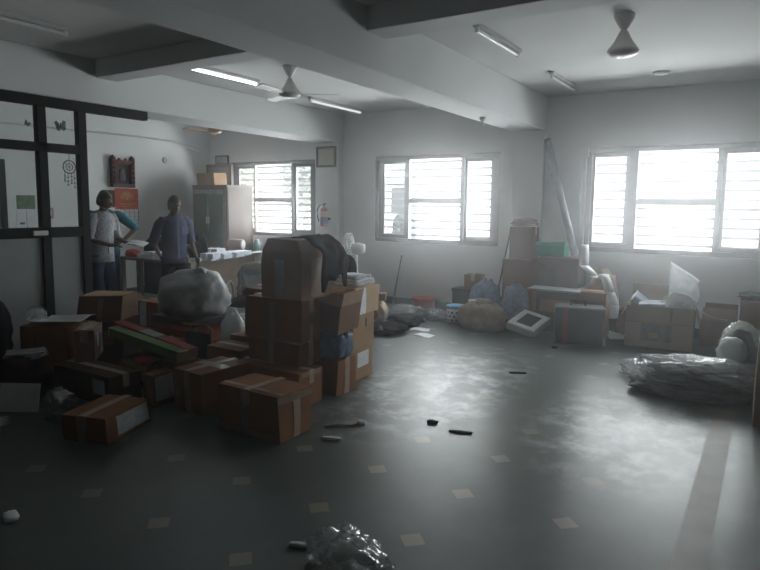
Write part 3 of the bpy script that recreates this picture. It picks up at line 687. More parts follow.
def person(label, loc, rz, hgt, lean, armL, armR, headyaw, headpitch, shirt_m, trouser_m, handL, handR, shirt_len=.78, legs=((-.09, 0), (.09, 0)), collar=None, collar_m=None):
    """local frame faces -y, x to the figure's left as seen from behind... armL is at -x, armR at +x: [elbow, wrist]"""
    r = thing('person', label, 'person', loc, rz, 'people in the left bay'); k = hgt / 1.66
    P = lambda x, y, z: (x * k, y * k, z * k)
    lx = lambda z: lean * max(0, z - .9)                       # forward lean above the hips
    pel, sp, ch, nk, hd = P(0, 0, .90), P(0, -lx(1.1), 1.10), P(0, -lx(1.33), 1.31), P(0, -lx(1.42) , 1.41), P(0, -lx(1.5) - .012, 1.475)
    hc = P(0, -lx(1.56) - .02, 1.548)
    chains = [[(pel, (.13, .095)), (sp, (.125, .09)), (ch, (.135, .095)), (nk, .052), (hd, .05)]]
    wr = []
    for sgn, arm, hand in ((-1, armL, handL), (1, armR, handR)):
        sh = P(sgn * .175, -lx(1.33), 1.335); el, wi = P(*arm[0]), P(*arm[1])
        palm, fing = hand_chains(wi, *hand)
        chains.append([(ch, (.135, .095)), (sh, .052), (el, .038), (wi, .025), (tuple(palm), (.030, .016))]); chains += fing; wr.append((sh, el, wi))
    for i, (x, y) in enumerate(legs):
        sx = -1 if i == 0 else 1
        hp, kn, an, toe = P(sx * .085, 0, .83), P((sx * .085 + x) / 2, y * .5 - .015, .47), P(x, y + .02, .075), P(x + sx * .02, y - .14, .028)
        chains.append([(pel, (.13, .095)), (hp, .078), (kn, .052), (an, .036), (toe, (.038, .025))])
    b = skin_mesh(chains); merge(b, head_bm(hc, headyaw, headpitch, .215 * k)); merge(b, loft([nk, hd], [.055 * k, .05 * k], 14))
    obj('body', b, SKIN, r, True)
    obj('hair', hair_bm(hc, headyaw, headpitch, .215 * k), HAIR, r, True)
    b = BM(); zz = (shirt_len, .90, 1.0, 1.12, 1.24, 1.32, 1.365, 1.395, 1.415); rr = ((.178, .125), (.172, .12), (.160, .112), (.160, .112), (.172, .118), (.172, .112), (.150, .096), (.105, .080), (.066, .064))
    loft([P(0, -lx(z), z) for z in zz], [(a * k, c * k) for a, c in rr], 26, b, .06, len(label))
    for sh, el, wi in wr:
        e = Vector(el); s = Vector(sh); w2 = e.lerp(Vector(wi), .12)
        ins = Vector((ch[0] + (s.x - ch[0]) * .45, s.y, s.z + .012)); loft([ins, s.lerp(ins, .25) + Vector((0, 0, .004)), s.lerp(e, .16), s.lerp(e, .5), s.lerp(e, .88), w2], [.058 * k, .066 * k, .068 * k, .062 * k, .058 * k, .057 * k], 16, b, .06, 2)
    sh = obj('shirt', b, shirt_m, r, True)
    if collar:
        b = BM(); bx(b, -.016 * k, .016 * k, -.128 * k - 0, -.112 * k, .86 * k, 1.36 * k, .003); obj('button_placket', b, collar_m or shirt_m, sh); obj('pocket', box(.05 * k, .14 * k, -.124 * k, -.108 * k, 1.17 * k, 1.27 * k, .003), collar_m or shirt_m, sh)
        b = BM(); loft([P(0, -lx(1.4), 1.375), P(0, -lx(1.41) - .005, 1.425)], [(.085 * k, .075 * k), (.07 * k, .064 * k)], 18, b); obj('collar', b, shirt_m, sh)
    b = BM(); loft([P(0, 0, z) for z in (.76, .85, .93, .98)], [(.155 * k, .115 * k), (.168 * k, .118 * k), (.163 * k, .112 * k), (.155 * k, .105 * k)], 22, b)
    for i, (x, y) in enumerate(legs):
        sx = -1 if i == 0 else 1
        loft([P(sx * .082, 0, .86), P((sx * .09 + x) / 2, y * .4, .62), P((sx * .085 + x) / 2, y * .5 - .012, .47), P(x, y, .25), P(x, y + .015, .085)], [.095 * k, .080 * k, .068 * k, .064 * k, .062 * k], 16, b, .05, i)
    obj('trousers', b, trouser_m, r, True)
    for i, (x, y) in enumerate(legs):
        b = blob(.052, .13, .085, .02, 2, i, 3, False, .7, 2.6); bmesh.ops.transform(b, matrix=Matrix.Translation(P(x, y - .055, 0)), verts=b.verts[:]); obj('shoe', b, BLKP, r, True)
    return r
person('man in a blue purple check shirt and black trousers standing at the table corner', (-6.42, 5.16, 0), math.radians(74), 1.64, .02,
       [(-.25, .09, 1.07), (-.12, .20, .90)], [(.235, .02, 1.07), (.22, -.16, .88)], math.radians(-4), .22, BLSH, TROU,
       ((.5, .2, -.8), (1, 0, .3), 1, .5), ((.1, -.35, -.9), (-1, 0, 0), -1, .6), .80, ((-.10, .02), (.10, -.01)), True, mat('pale_check_cotton', (.17, .18, .25), .9, .2, 45))
person('man in a grey white shirt and jeans holding out a paper, at the partition end', (-7.42, 4.80, 0), math.radians(104), 1.68, .08,
       [(-.24, -.02, 1.06), (-.14, -.27, .99)], [(.24, -.03, 1.06), (.16, -.28, 1.0)], math.radians(4), .24, GRSH, JEANS,
       ((.25, -1, .05), (0, 0, -1), -1, .5), ((-.25, -1, .05), (0, 0, -1), 1, .5), .76, ((-.09, .03), (.09, -.05)), True, mat('pale_grey_cotton', (.36, .37, .39), .95, .2, 30, .1))
person('man in a teal shirt, mostly hidden behind the man holding the paper', (-7.83, 5.13, 0), math.radians(46), 1.71, .02,
       [(-.25, -.02, 1.07), (-.16, -.16, .90)], [(.385, .06, 1.15), (.22, -.09, .98)], math.radians(20), .2, TEALSH, JEANS,
       ((.4, -.5, -.7), (1, 0, -.2), -1, .5), ((-.75, -.5, -.35), (-.3, .6, -.6), -1, .6), .80, ((-.10, .03), (.10, -.03)))
r = thing('paper_sheet', 'small white paper held out by the man in the grey white shirt', 'paper', (-6.98, 5.02, 1.02), .5, None, (.25, .1, .5))
obj('sheet', sheet(.24, .17, 6, 5, lambda u, v: .01 * math.sin(4 * u)), PAPER, r)

# ------------------------------------------------------------------ carton pile by the partition and the tall stack in the middle
def cb(label, x0, x1, y0, y1, z0, z1, m, **k): return carton(label, (x0 + x1) / 2, (y0 + y1) / 2, z0, x1 - x0, y1 - y0, z1 - z0, m, **k)
T = TAPE
# middle stack, bottom up
cb('wide taped carton on the floor in front of the tall middle stack', -3.13, -2.585, 2.86, 3.20, 0, .322, OB, tape='y',
   labels=(('right', .42, .62, .02, .98, T), ('front', .40, .52, .0, .98, TAPEC), ('front', 0, 1, .0, .16, TAPEC), ('right', 0, 1, .82, .97, TAPEC), ('top', .0, 1., .1, .22, TAPEC)), jit=.012)
cb('bottom carton of the tall middle stack, half hidden by the wide taped carton', -3.62, -2.93, 3.46, 3.76, 0, .274, OB, tape='x', labels=(('right', .1, .9, .86, .99, TAPEC),))
cb('low carton second from the bottom of the tall middle stack', -3.58, -3.035, 3.59, 3.86, .275, .468, BR, tape='x', labels=(('right', .40, .62, 0, .98, T), ('front', .42, .52, 0, .98, TAPEC)), jit=.01)
cb('carton with pinkish print third from the bottom of the tall middle stack', -3.61, -3.035, 3.62, 3.86, .471, .803, OB, tape='x', rz=0,
   labels=(('right', .42, .58, .0, .40, T), ('front', .42, .52, 0, .9, TAPEC), ('right', .2, .8, .62, .80, mat('pink_print', (.42, .12, .08), .8, .1))))
cb('large carton with crushed corners on top of the tall middle stack', -3.44, -3.01, 3.60, 3.92, .806, 1.285, OB, chamfer=.13, jit=.012, labels=(('front', .36, .60, .02, .66, TAPEC), ('right', .35, .85, .03, .70, TAPEC)))
cb('plain carton standing directly behind the tall middle stack', -4.04, -3.64, 4.02, 4.40, .341, .79, BR, tape='x')
cb('plain carton on the floor under the carton behind the tall middle stack', -4.22, -3.64, 4.00, 4.42, 0, .335, BR, tape='x')
# right-hand group
cb('carton on the floor at the right foot of the tall middle stack', -3.18, -2.87, 3.88, 4.15, 0, .30, OB, tape='x', labels=(('right', .36, .6, 0, .98, T),), jit=.01)
cb('pale carton with a white label on the floor, rightmost of the stacked cartons', -3.42, -3.0, 4.19, 4.60, 0, .28, TAN, rz=5, tape=None, labels=(('right', .30, .80, .42, .90, PAPER),))
cb('tall plain carton standing on the carton with the white label', -3.42, -3.0, 4.24, 4.62, .281, .585, TAN, rz=4, tape=None, labels=(('right', .55, .62, .62, .88, INK),))
cb('pale carton under the folded cloth at the back of the right-hand stack', -3.52, -3.0, 4.28, 4.70, .586, .83, PALE, rz=4, tape='y', labels=(('right', .06, .40, .02, .98, PAPER),))
r = thing('packed_carton', 'dark blue black packet between the tilted carton and the carton below it', 'box', (-3.02, 4.0, .301))
obj('packet_body', blob(.15, .13, .21, .06, 3, 21, 4, True, .9, 5), BLUEB, r, True); obj('packing_band', box(-.152, .152, -.02, .02, .0, .212, .003), BLKP, r)
carton('tilted carton with an open flap at the right of the tall middle stack', -2.99, 4.03, .535, .24, .30, .235, BR, 0, None, opened=True, flaps=((0, 35), (1, 95), (2, 20), (3, 40)), rot=(math.radians(3), math.radians(9), 0), flapm=TAN, jit=.01)
r = thing('folded_cloth', 'grey white folded cloth bundle lying on top of the right-hand carton stack', 'cloth', (-3.24, 4.50, .838), .1)
b = BM()
for k, (w_, d_) in enumerate(((.42, .34), (.40, .32), (.36, .30))): merge(b, sheet(w_, d_, 12, 10, lambda u, v, k=k: .028 * k + .008 * noise.noise(Vector((u * 5 + k, v * 5, k))) + .004, .022))
obj('cloth_folds', b, mat('grey_white_cloth', (.40, .42, .44), .9, .3, 12), r, True)
obj('printed_newspaper', sheet(.22, .20, 6, 6, lambda u, v: .092 + .01 * noise.noise(Vector((u * 4, v * 4, 3))), .003), PAPER2, r, loc=(.03, -.05, 0))
# black garment thrown over the back corner of the crushed carton
def drape():
    t = bmesh.new(); nu, nv = 26, 22; G = []
    path = [(-3.20, 1.285), (-3.08, 1.300), (-2.99, 1.28), (-2.92, 1.235), (-2.87, 1.16), (-2.85, 1.07), (-2.86, 1.0)]
    for i in range(nu + 1):
        s = i / nu * (len(path) - 1); a = min(int(s), len(path) - 2); f = s - a
        x = path[a][0] * (1 - f) + path[a + 1][0] * f; z = path[a][1] * (1 - f) + path[a + 1][1] * f
        row = []
        for j in range(nv + 1):
            v = j / nv; fold = .022 * math.sin(v * 17 + i * .12) * min(1, i / 8) * .35 + .02 * noise.noise(Vector((i * .25, v * 5, 2)))
            q = (i / nu); y = 3.70 + v * (.34 - .05 * q) + .02 * math.sin(i * .5)
            e = max(0, abs(v - .5) - .3) * q
            row.append((x + fold * .9 - e * .12, y, z + fold * .5 - e * .35 - (.0 if q < .5 else .10 * (q - .5) * math.sin(v * 5) ** 2)))
        G.append(row)
    th = Vector((.018, 0, .012)); L = [[[t.verts.new(Vector(p) + th * k) for p in row] for row in G] for k in (0, 1)]
    for i in range(nu):
        for j in range(nv):
            a, c = L; t.faces.new((a[i][j], a[i][j + 1], a[i + 1][j + 1], a[i + 1][j])); t.faces.new((c[i][j], c[i + 1][j], c[i + 1][j + 1], c[i][j + 1]))
    for i in range(nu):
        for j in (0, nv): t.faces.new((L[0][i][j], L[0][i + 1][j], L[1][i + 1][j], L[1][i][j]))
    for j in range(nv):
        for i in (0, nu): t.faces.new((L[0][i][j], L[0][i][j + 1], L[1][i][j + 1], L[1][i][j]))
    return t
r = thing('black_garment', 'black garment thrown over the right side of the crushed carton', 'clothing', (0, 0, 0))
obj('garment_body', drape(), BLACK, r, True)
b = loft([(-2.93, 3.84, 1.20), (-2.925, 3.82, 1.08), (-2.94, 3.80, .97), (-2.955, 3.80, .86)], [(.05, .035), (.055, .035), (.035, .03), (.014, .014)], 14, None, .15, 4); obj('sleeve', b, BLACK, r, True)
# fan and office chair behind the stack
r = thing('pedestal_fan', 'white pedestal fan seen side on behind the carton stack', 'fan', (-3.97, 5.72, 0), math.radians(200))
obj('base', lathe([(0, 0), (.20, 0), (.20, .02), (.06, .05), (.03, .09), (0, .09)], 28), WHITE, r, True); obj('pole', tube(BM(), [(0, 0, .06), (0, 0, .98)], [.022, .016], 12), WHITE, r, True)
obj('motor_housing', lathe([(0, -.10), (.05, -.09), (.065, -.03), (.06, .05), (0, .06)], 20, BM(), rotM((0, 0, 1.06), ry=PI / 2)), WHITE, r, True)
cg = obj('fan_guard', BM(), WHITE, r); b = bmesh.new()
for R_, x in ((.17, .11), (.17, .075), (.13, .135), (.13, .06), (.07, .15), (.07, .05)): tube(b, [(x, R_ * math.cos(a), 1.06 + R_ * math.sin(a)) for a in [2 * PI * k / 28 for k in range(29)]], .004, 5)
for k in range(22):
    a = 2 * PI * k / 22; c_, s_ = math.cos(a), math.sin(a)
    tube(b, [(.155, .02 * c_, 1.06 + .02 * s_), (.15, .07 * c_, 1.06 + .07 * s_), (.135, .13 * c_, 1.06 + .13 * s_), (.095, .17 * c_, 1.06 + .17 * s_), (.06, .13 * c_, 1.06 + .13 * s_), (.045, .06 * c_, 1.06 + .06 * s_)], .0028, 4)
b.to_mesh(cg.data); b.free()
for k in range(3):
    a = k * 2 * PI / 3; obj('blade', prism([(.02, -.02), (.08, -.06), (.14, -.05), (.15, .02), (.08, .05), (.02, .02)], .004, Matrix.Translation((.09, 0, 1.06)) @ Matrix.Rotation(a, 4, 'X') @ Matrix.Rotation(PI / 2, 4, 'Y') @ Matrix.Rotation(.3, 4, 'X')), mat('pale_fan_blade', (.5, .56, .58), .3), r)
obj('hub', lathe([(0, 0), (.03, 0), (.028, .02), (0, .03)], 16, BM(), rotM((.15, 0, 1.06), ry=PI / 2)), WHITE, r, True)
r = thing('office_chair', 'black rounded chair back showing just above the folded cloth', 'chair', (-3.74, 5.12, 0), math.radians(30))
obj('backrest', blob(.14, .05, .42, .02, 2, 41, 4, False, .9, 3.2), BLACK, r, True, loc=(0, .2, .60)); obj('seat', blob(.22, .22, .09, .02, 2, 42, 3, False, .8, 4), BLACK, r, True, loc=(0, 0, .42))
obj('back_bracket', tube(BM(), [(0, .05, .43), (0, .24, .46), (0, .26, .72)], .02, 8), BLKP, r); obj('gas_lift', tube(BM(), [(0, 0, .08), (0, 0, .43)], .025, 10), BLKP, r)
for k in range(5):
    a = 2 * PI * k / 5; b = tube(BM(), [(0, 0, .10), (.24 * math.cos(a), .24 * math.sin(a), .07)], [.022, .016], 8); lathe([(0, -.03), (.022, -.03), (.022, .03), (0, .03)], 10, b, rotM((.24 * math.cos(a), .24 * math.sin(a), .03), rx=PI / 2)); obj('star_leg', b, BLKP, r)

# left-hand pile
cb('big lying carton with tape down its end, left of the wide taped carton', -3.735, -3.40, 2.96, 3.43, 0, .312, OB, tape='y', rz=-3, labels=(('front', .42, .60, .0, .98, T), ('front', .1, .28, .32, .5, TAPEC), ('top', .0, 1, .4, .6, TAPEC)))
cb('carton end showing between the big lying carton and the tall middle stack', -4.16, -3.75, 3.66, 3.94, 0, .30, BR, tape='x')
carton('long flat carton with a white address label, frontmost at the left', -3.735, 2.41, 0, .335, .46, .172, OB, 19, 'y', (('right', .22, .95, .14, .90, LABEL), ('front', .35, .55, .0, .98, T)), jit=.01)
cb('small yellowish carton with dark print behind the long flat carton', -4.46, -4.12, 3.00, 3.24, 0, .25, YEL, tape=None, labels=(('front', .38, .66, .12, .88, INK), ('front', .12, .30, .6, .78, INK), ('front', .74, .92, .3, .5, INK)), opened=True, flapm=BR, flaps=((0, 22), (1, 150), (2, 60), (3, 35)))
cb('dark carton with a tall white label between the yellowish and the big lying carton', -3.97, -3.86, 2.86, 3.07, 0, .26, BR, tape=None, labels=(('right', .12, .95, .18, .92, LABEL),), rz=2, jit=.01)
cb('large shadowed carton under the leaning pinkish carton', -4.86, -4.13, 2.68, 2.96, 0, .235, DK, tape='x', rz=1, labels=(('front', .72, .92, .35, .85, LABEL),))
carton('tall pinkish carton leaning upright in the middle of the left pile', -4.817, 2.96, .238, .16, .36, .27, mat('cardboard_pinkish', (.26, .16, .125), .85, .1, 5), 36, 'y', (('right', .22, .36, .42, .86, PAPER), ('right', .60, .70, .08, .84, PAPER), ('right', .78, .84, .10, .80, PAPER), ('top', .1, .9, .1, .9, TAPEC)), rot=(math.radians(0), 0, math.radians(48)))
carton('carton with a pale lit side and lid, topmost of the left pile by the partition', -5.26, 3.434, .462, .42, .32, .235, BR, 30, None, jit=.018, labels=(('front', .46, .58, .04, .9, TAPEC), ('right', 0.01, .99, .02, .98, PALE), ('top', 0.01, .99, .01, .99, TAN)))  # light on the side and lid is painted as paler cardboard panels
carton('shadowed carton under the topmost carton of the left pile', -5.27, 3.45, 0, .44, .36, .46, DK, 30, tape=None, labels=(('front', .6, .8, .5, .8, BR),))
carton('tall carton against the partition boards with a white sheet on it', -5.30, 2.95, 0, .42, .34, .485, OB, 28, tape=None, jit=.01, labels=(('front', .3, .34, .02, .9, BR),))
r = thing('paper_sheet', 'white sheet lying over the tall carton against the partition', 'paper', (-5.26, 3.00, .492), .5)
obj('sheet', sheet(.42, .34, 10, 8, lambda u, v: .012 + .05 * (u - .4) ** 2 + .012 * math.sin(6 * v + 3 * u)), PAPER, r)
bag('plastic_bag', 'crumpled clear bag on the left end of the tall carton by the partition', 'bag', (-5.44, 2.86, .492), .08, .07, .12, CPLAS, 51, .25, 3)
cb('orange brown carton with a white tape label behind the topmost carton of the left pile', -5.78, -5.44, 4.14, 4.44, .201, .49, OB, tape='x', labels=(('front', .05, .40, .05, .98, LABEL),))
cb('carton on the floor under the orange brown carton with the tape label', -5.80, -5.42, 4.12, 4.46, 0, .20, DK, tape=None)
carton('small brown carton lying between the red strip boxes and the orange crate', -4.66, 3.60, 0, .26, .24, .30, BR, 12, 'y')
# red and green long boxes leaning across the pile
def long_box(label, a, b_, sx, sz, m, bands):
    a, b_ = Vector(a), Vector(b_); d = b_ - a; L = d.length; q = d.normalized()
    yv = Vector((0, 0, 1)).cross(q).normalized(); zv = q.cross(yv)
    Mx = Matrix((q, yv, zv)).transposed().to_4x4(); Mx.translation = a
    r = thing('long_box', label, 'box', a); r.matrix_world = Mx
    obj('box_body', box(0, L, -sx / 2, sx / 2, 0, sz, .003, 1), m, r)
    for u0, u1, bm_ in bands: obj('printed_band', box(L * u0, L * u1, -sx / 2 - .0015, sx / 2 + .0015, -.0015, sz + .0015, .001, 1), bm_, r)
    obj('end_cap', box(L - .004, L + .002, -sx / 2 - .001, sx / 2 + .001, -.001, sz + .001), PALE, r)
    return r
long_box('long thin red box with a grey band leaning across the left pile', (-4.84, 3.26, .43), (-3.87, 3.26, .312), .10, .075, REDB, ((.36, .58, GREYB), (.58, .63, INK)))
long_box('long thin green box leaning in front of the red one', (-4.74, 3.14, .405), (-3.83, 3.14, .315), .10, .075, GREENB, ((.97, .995, PALE), (.0, .02, PALE)))
cb('small carton just behind the dark carton with the tall label', -4.09, -3.87, 3.10, 3.32, .0, .30, BR, tape=None, rz=0)
r = thing('red_pouch', 'small bright red pouch on the yellowish carton in the left pile', 'pouch', (-4.20, 3.04, .262)); obj('pouch_body', blob(.07, .05, .045, .12, 3, 61, 3, True, .8, 3), REDP, r, True); obj('fold_flap', box(-.04, .04, -.052, -.046, .005, .03, .002), REDB, r)
# dark corner in front of the partition
bag('cloth_bag', 'big black cloth bag at the far left edge in front of the partition', 'bag', (-5.62, 2.42, 0), .26, .24, .72, BLACK, 71, .30, 1.8)
bag('cloth_bundle', 'dark cloth bundle with a reddish edge lying on the left pile', 'cloth', (-4.88, 2.44, .0), .22, .17, .30, mat('dark_reddish_cloth', (.035, .018, .017), .95, .3, 6, .1), 73, .32, 2.0)
cb('brown carton cut by the left edge of the photograph', -5.02, -4.70, 1.88, 2.10, 0, .36, BR, tape='x')
r = thing('paper_stack', 'pile of grey magazines lying over the dark cloth bundle', 'paper', (-4.94, 2.50, .315), .6)
b = BM()
for k in range(4): merge(b, sheet(.27, .18, 8, 6, lambda u, v, k=k: .012 * k + .02 * (u - .5) ** 2 + .004 * math.sin(5 * v + k), .008), Matrix.Rotation(.15 * k, 4, 'Z'))
obj('magazine_pages', b, mat('grey_pages', (.30, .31, .32), .7, .3, 14), r)
r = thing('paper_sheet', 'white sheet of card propped upright in front of the dark cloth bundle', 'paper', (-4.58, 2.24, 0.006), .55, None, (math.radians(-14), 0, math.radians(32)))
obj('sheet', box(-.15, .15, -.003, .003, 0, .21, .001, 1), PAPER, r)
r = thing('paper_sheet', 'grey papers lying flat on the floor at the left edge', 'paper', (-4.50, 1.94, 0), .3)
b = BM()
for k in range(3): merge(b, sheet(.32, .22, 8, 6, lambda u, v, k=k: .003 + .006 * k + .03 * (u - .4) ** 2 + .004 * math.sin(6 * u + k), .002), Matrix.Rotation(.3 * k, 4, 'Z'))
obj('sheets', b, mat('greyed_paper', (.40, .41, .41), .8, .15, 10), r)
bag('plastic_bag', 'clear plastic bag crumpled beside the propped white card', 'bag', (-4.24, 2.36, 0), .10, .10, .20, DPLAS, 77, .22, 3)

# orange crate, the white sack on it and what stands around
r = thing('plastic_crate', 'orange plastic crate with a black rim under the big white sack', 'crate', (-4.86, 4.12, 0))
b = BM(); w_, d_, h_ = .27, .24, .37
for q in ((-w_, w_, -d_, -d_ + .02), (-w_, w_, d_ - .02, d_), (-w_, -w_ + .02, -d_ + .02, d_ - .02), (w_ - .02, w_, -d_ + .02, d_ - .02)): bx(b, q[0], q[1], q[2], q[3], .0, h_, .004, 1)
bx(b, -w_ + .02, w_ - .02, -d_ + .02, d_ - .02, 0, .02); obj('crate_body', b, ORANGE, r)
b = BM()
for z in (.07, .19, .31): bx(b, -w_ - .012, w_ + .012, -d_ - .012, -d_, z, z + .02, .003, 1); bx(b, w_, w_ + .012, -d_ - .012, d_, z, z + .02, .003, 1)
obj('crate_rib', b, ORANGE, r); obj('rim', box(-w_ - .06, w_ + .04, -d_ - .03, d_ + .03, h_, h_ + .07, .012), BLKP, r)
r = bag('sack', 'big white plastic sack with a knotted top on the orange crate', 'sack', (-4.86, 4.12, .441), .33, .28, .42, mat('white_woven_plastic', (.30, .315, .32), .45, .18, 8, bump=.3, bscale=14), 81, .20, 1.9, .0, 0, None, .72, 2.3)
obj('knotted_neck', blob(.07, .05, .10, .45, 3, 82, 3, True, .8, 2.2), mat('white_woven_plastic_neck', (.36, .38, .39), .45, .12, 8), r, True, loc=(.12, .0, .37))
r = thing('tubular_chair', 'folded chair frame of bent tube with an orange back beside the orange crate', 'chair', (-4.36, 3.78, 0), .1)
OT = mat('rusty_orange_tube', (.34, .13, .06), .35, .15)
obj('frame_tube', tube(BM(), [(.13, -.02, 0), (.13, 0, .25), (.12, 0, .40), (.06, 0, .44), (-.22, 0, .43)], .010, 8), OT, r, True); obj('rear_tube', tube(BM(), [(-.20, .14, 0), (-.20, .12, .38), (-.22, 0, .43)], .010, 8), OT, r, True)
obj('seat_panel', box(-.19, .10, .0, .02, .12, .36, .004), BLKP, r)
r = thing('plastic_bucket', 'white bucket beside the orange crate with a bag hung on it', 'bucket', (-4.40, 4.40, 0))
obj('bucket_body', lathe([(0, 0), (.11, 0), (.13, .40), (.14, .41), (.14, .43), (.12, .43), (.10, .02), (0, .02)], 24), WHITE, r, True); obj('dark_band', lathe([(.1185, .14), (.1215, .14), (.1225, .18), (.1195, .18)], 24), REDP, r)
r = bag('plastic_bag', 'clear plastic bag with pinkish contents hanging beside the orange crate', 'bag', (-4.34, 4.16, .0), .13, .09, .50, WPLAS, 85, .15, 2.6, .10)
obj('pink_contents', blob(.09, .06, .12, .1, 2, 86, 3), mat('pink_plastic', (.45, .16, .17), .5), r, True, loc=(0, 0, .08))
obj('carry_handle', tube(BM(), [(-.04, 0, .46), (-.05, .04, .52), (-.04, .10, .45)], .012, 6), WPLAS, r)
cb('dark open carton with papers in it under the work table end', -6.42, -6.12, 4.44, 4.72, 0, .36, DK, tape=None, opened=True, flaps=((1, 150), (3, 140)))
r = thing('paper_sheet', 'crumpled paper sticking out of the dark open carton by the table', 'paper', (-6.24, 4.58, .26), .4, None, (.5, .3, .4)); obj('sheet', sheet(.2, .16, 6, 6, lambda u, v: .02 * noise.noise(Vector((u * 4, v * 4, 1)))), PAPER, r)
# chair wrapped in plastic
r = thing('wrapped_chair', 'chair wrapped in clear plastic with pale looped arms by the table', 'chair', (-5.00, 5.10, 0), math.radians(28))
obj('backrest', blob(.17, .06, .36, .04, 2.5, 91, 4, True, .9, 3.4), mat('chair_back_grey', (.14, .145, .14), .8, .3, 6), r, True, loc=(.02, .10, .44)); obj('head_pad', blob(.165, .055, .12, .06, 2, 92, 3, True, .8, 3), mat('ochre_pad', (.36, .27, .13), .7), r, True, loc=(.02, .10, .76))
obj('plastic_wrap', blob(.205, .10, .44, .16, 3.2, 93, 4, True, .9, 3.0), DPLAS, r, True, loc=(.03, .09, .40))
obj('seat', blob(.23, .22, .09, .02, 2, 94, 3, False, .8, 4), mat('chair_seat_dark', (.03, .03, .035), .8), r, True, loc=(0, -.10, .40))
for s in (-1, 1): obj('armrest', tube(BM(), [(s * .24, .06, .46), (s * .25, .04, .62), (s * .25, -.04, .66), (s * .25, -.20, .64), (s * .25, -.26, .56), (s * .24, -.22, .46)], .016, 8), mat('pale_grey_arm', (.40, .40, .38), .5), r, True)
obj('column', tube(BM(), [(0, -.06, .07), (0, -.06, .41)], .03, 10), OFFW, r)
for k in range(5):
    a = 2 * PI * k / 5; obj('star_leg', tube(BM(), [(0, -.06, .09), (.26 * math.cos(a), -.06 + .26 * math.sin(a), .03)], [.026, .02], 8), OFFW, r)

# ------------------------------------------------------------------ along the back wall and the right window
r = thing('thin_stick', 'thin grey stick leaning upright against the wall under the middle window', 'stick', (-4.86, 7.98, 0)); obj('stick', tube(BM(), [(0, 0, 0), (.04, .195, .76)], .012, 8), mat('grey_stick', (.22, .23, .23), .6), r)
obj('stick_tip', tube(BM(), [(.04, .195, .758), (.041, .198, .775)], .014, 8), BLKP, r)
r = thing('plastic_basin', 'red plastic basin on the floor below the middle window', 'basin', (-4.27, 7.93, 0))
obj('basin_wall', lathe([(0, .0), (.15, 0), (.168, .16), (.178, .17), (.178, .19), (.158, .19), (.145, .015), (0, .015)], 32), REDP, r, True); obj('basin_rim', lathe([(.165, .175), (.186, .175), (.188, .192), (.165, .192)], 32), mat('red_rim', (.58, .06, .05), .35), r, True)
bag('plastic_sheet', 'heap of crumpled clear plastic on the floor left of the red basin', 'plastic', (-4.16, 7.24, 0), .22, .16, .16, CPLAS, 101, .42, 3.0, sub=5)
bag('plastic_sheet', 'smaller crumpled clear plastic on the floor beside the blue lidded tub', 'plastic', (-3.76, 7.34, 0), .13, .12, .14, CPLAS, 103, .40, 3.6)
bag('cloth_heap', 'black cloth heap on the floor by the right foot of the carton stack', 'cloth', (-3.90, 6.28, 0), .20, .22, .10, BLACK, 105, .35, 2.6)
bag('cloth_heap', 'dark cloth heap behind the black one, next to the clear plastic', 'cloth', (-3.94, 6.82, 0), .20, .15, .13, mat('dark_blue_cloth', (.025, .028, .036), .95, .3, 8, .1), 107, .3, 2.6)
r = thing('cloth_roll', 'pale round roll with a brown end lying behind the carton stack', 'roll', (-4.30, 6.62, 0), math.radians(25))
obj('roll_body', lathe([(0, -.18), (.15, -.18), (.16, -.15), (.16, .15), (.15, .18), (0, .18)], 28, BM(), rotM((0, 0, .155), rx=PI / 2)), mat('pale_roll', (.40, .31, .22), .8, .15), r, True); obj('roll_core', lathe([(0, .18), (.07, .18), (.07, .19), (0, .19)], 20, BM(), rotM((0, 0, .155), rx=PI / 2)), BR, r)
carton('small orange brown carton piece lying above the pale roll', -4.26, 6.64, .318, .20, .14, .10, BR, 25, None)
for lb, x, y, rz in (('white paper scrap on the floor in front of the dark cloth heap', -3.62, 6.62, .3), ('flat white paper scrap on the floor nearest the camera of the two scraps', -3.42, 6.36, -.2)):
    r = thing('paper_scrap', lb, 'paper', (x, y, 0), rz, 'paper scraps by the clear plastic'); obj('sheet', sheet(.24, .13, 6, 5, lambda u, v: .004 + .015 * u * v + .008 * math.sin(5 * u), .002), PAPER, r)
r = thing('plastic_tub', 'white tub with a light blue lid and blue dotted pattern on the floor', 'tub', (-3.48, 7.36, 0))
obj('tub_body', lathe([(0, 0), (.115, 0), (.125, .02), (.125, .18), (.115, .195), (0, .195)], 28), WHITE, r, True); obj('lid', lathe([(0, .195), (.132, .195), (.132, .225), (.12, .235), (0, .235)], 28), BLUEL, r, True)
b = BM()
for row in range(3):
    for k in range(12):
        a = 2 * PI * (k + .5 * (row % 2)) / 12; lathe([(0, -.001), (.016, -.001), (.014, .002), (0, .002)], 8, b, Matrix.Translation((.125 * math.cos(a), .125 * math.sin(a), .045 + row * .05)) @ Matrix.Rotation(a, 4, 'Z') @ Matrix.Rotation(PI / 2, 4, 'Y'))
obj('blue_dots', b, mat('dark_blue_dots', (.03, .10, .22), .5), r); obj('handle', tube(BM(), [(.125, .05, .19), (.17, .06, .25), (.18, -.02, .22), (.13, -.05, .19)], .007, 6), WHITE, r)
r = thing('dustbin', 'small dark bin box against the wall behind the blue lidded tub', 'bin', (-3.56, 7.86, 0))
obj('bin_body', box(-.16, .16, -.13, .13, 0, .40, .01), mat('dark_bin', (.05, .05, .055), .5), r); obj('bin_rim', box(-.17, .17, -.14, .14, .36, .405, .006), BLKP, r)
carton('small brown carton standing on the dark bin box', -3.45, 7.88, .406, .26, .14, .20, BR, 4, 'y')
r = bag('sack', 'brown sack bag with handles slumped on the floor right of the tub', 'sack', (-3.02, 7.16, 0), .29, .20, .34, SACK, 111, .20, 2.2)
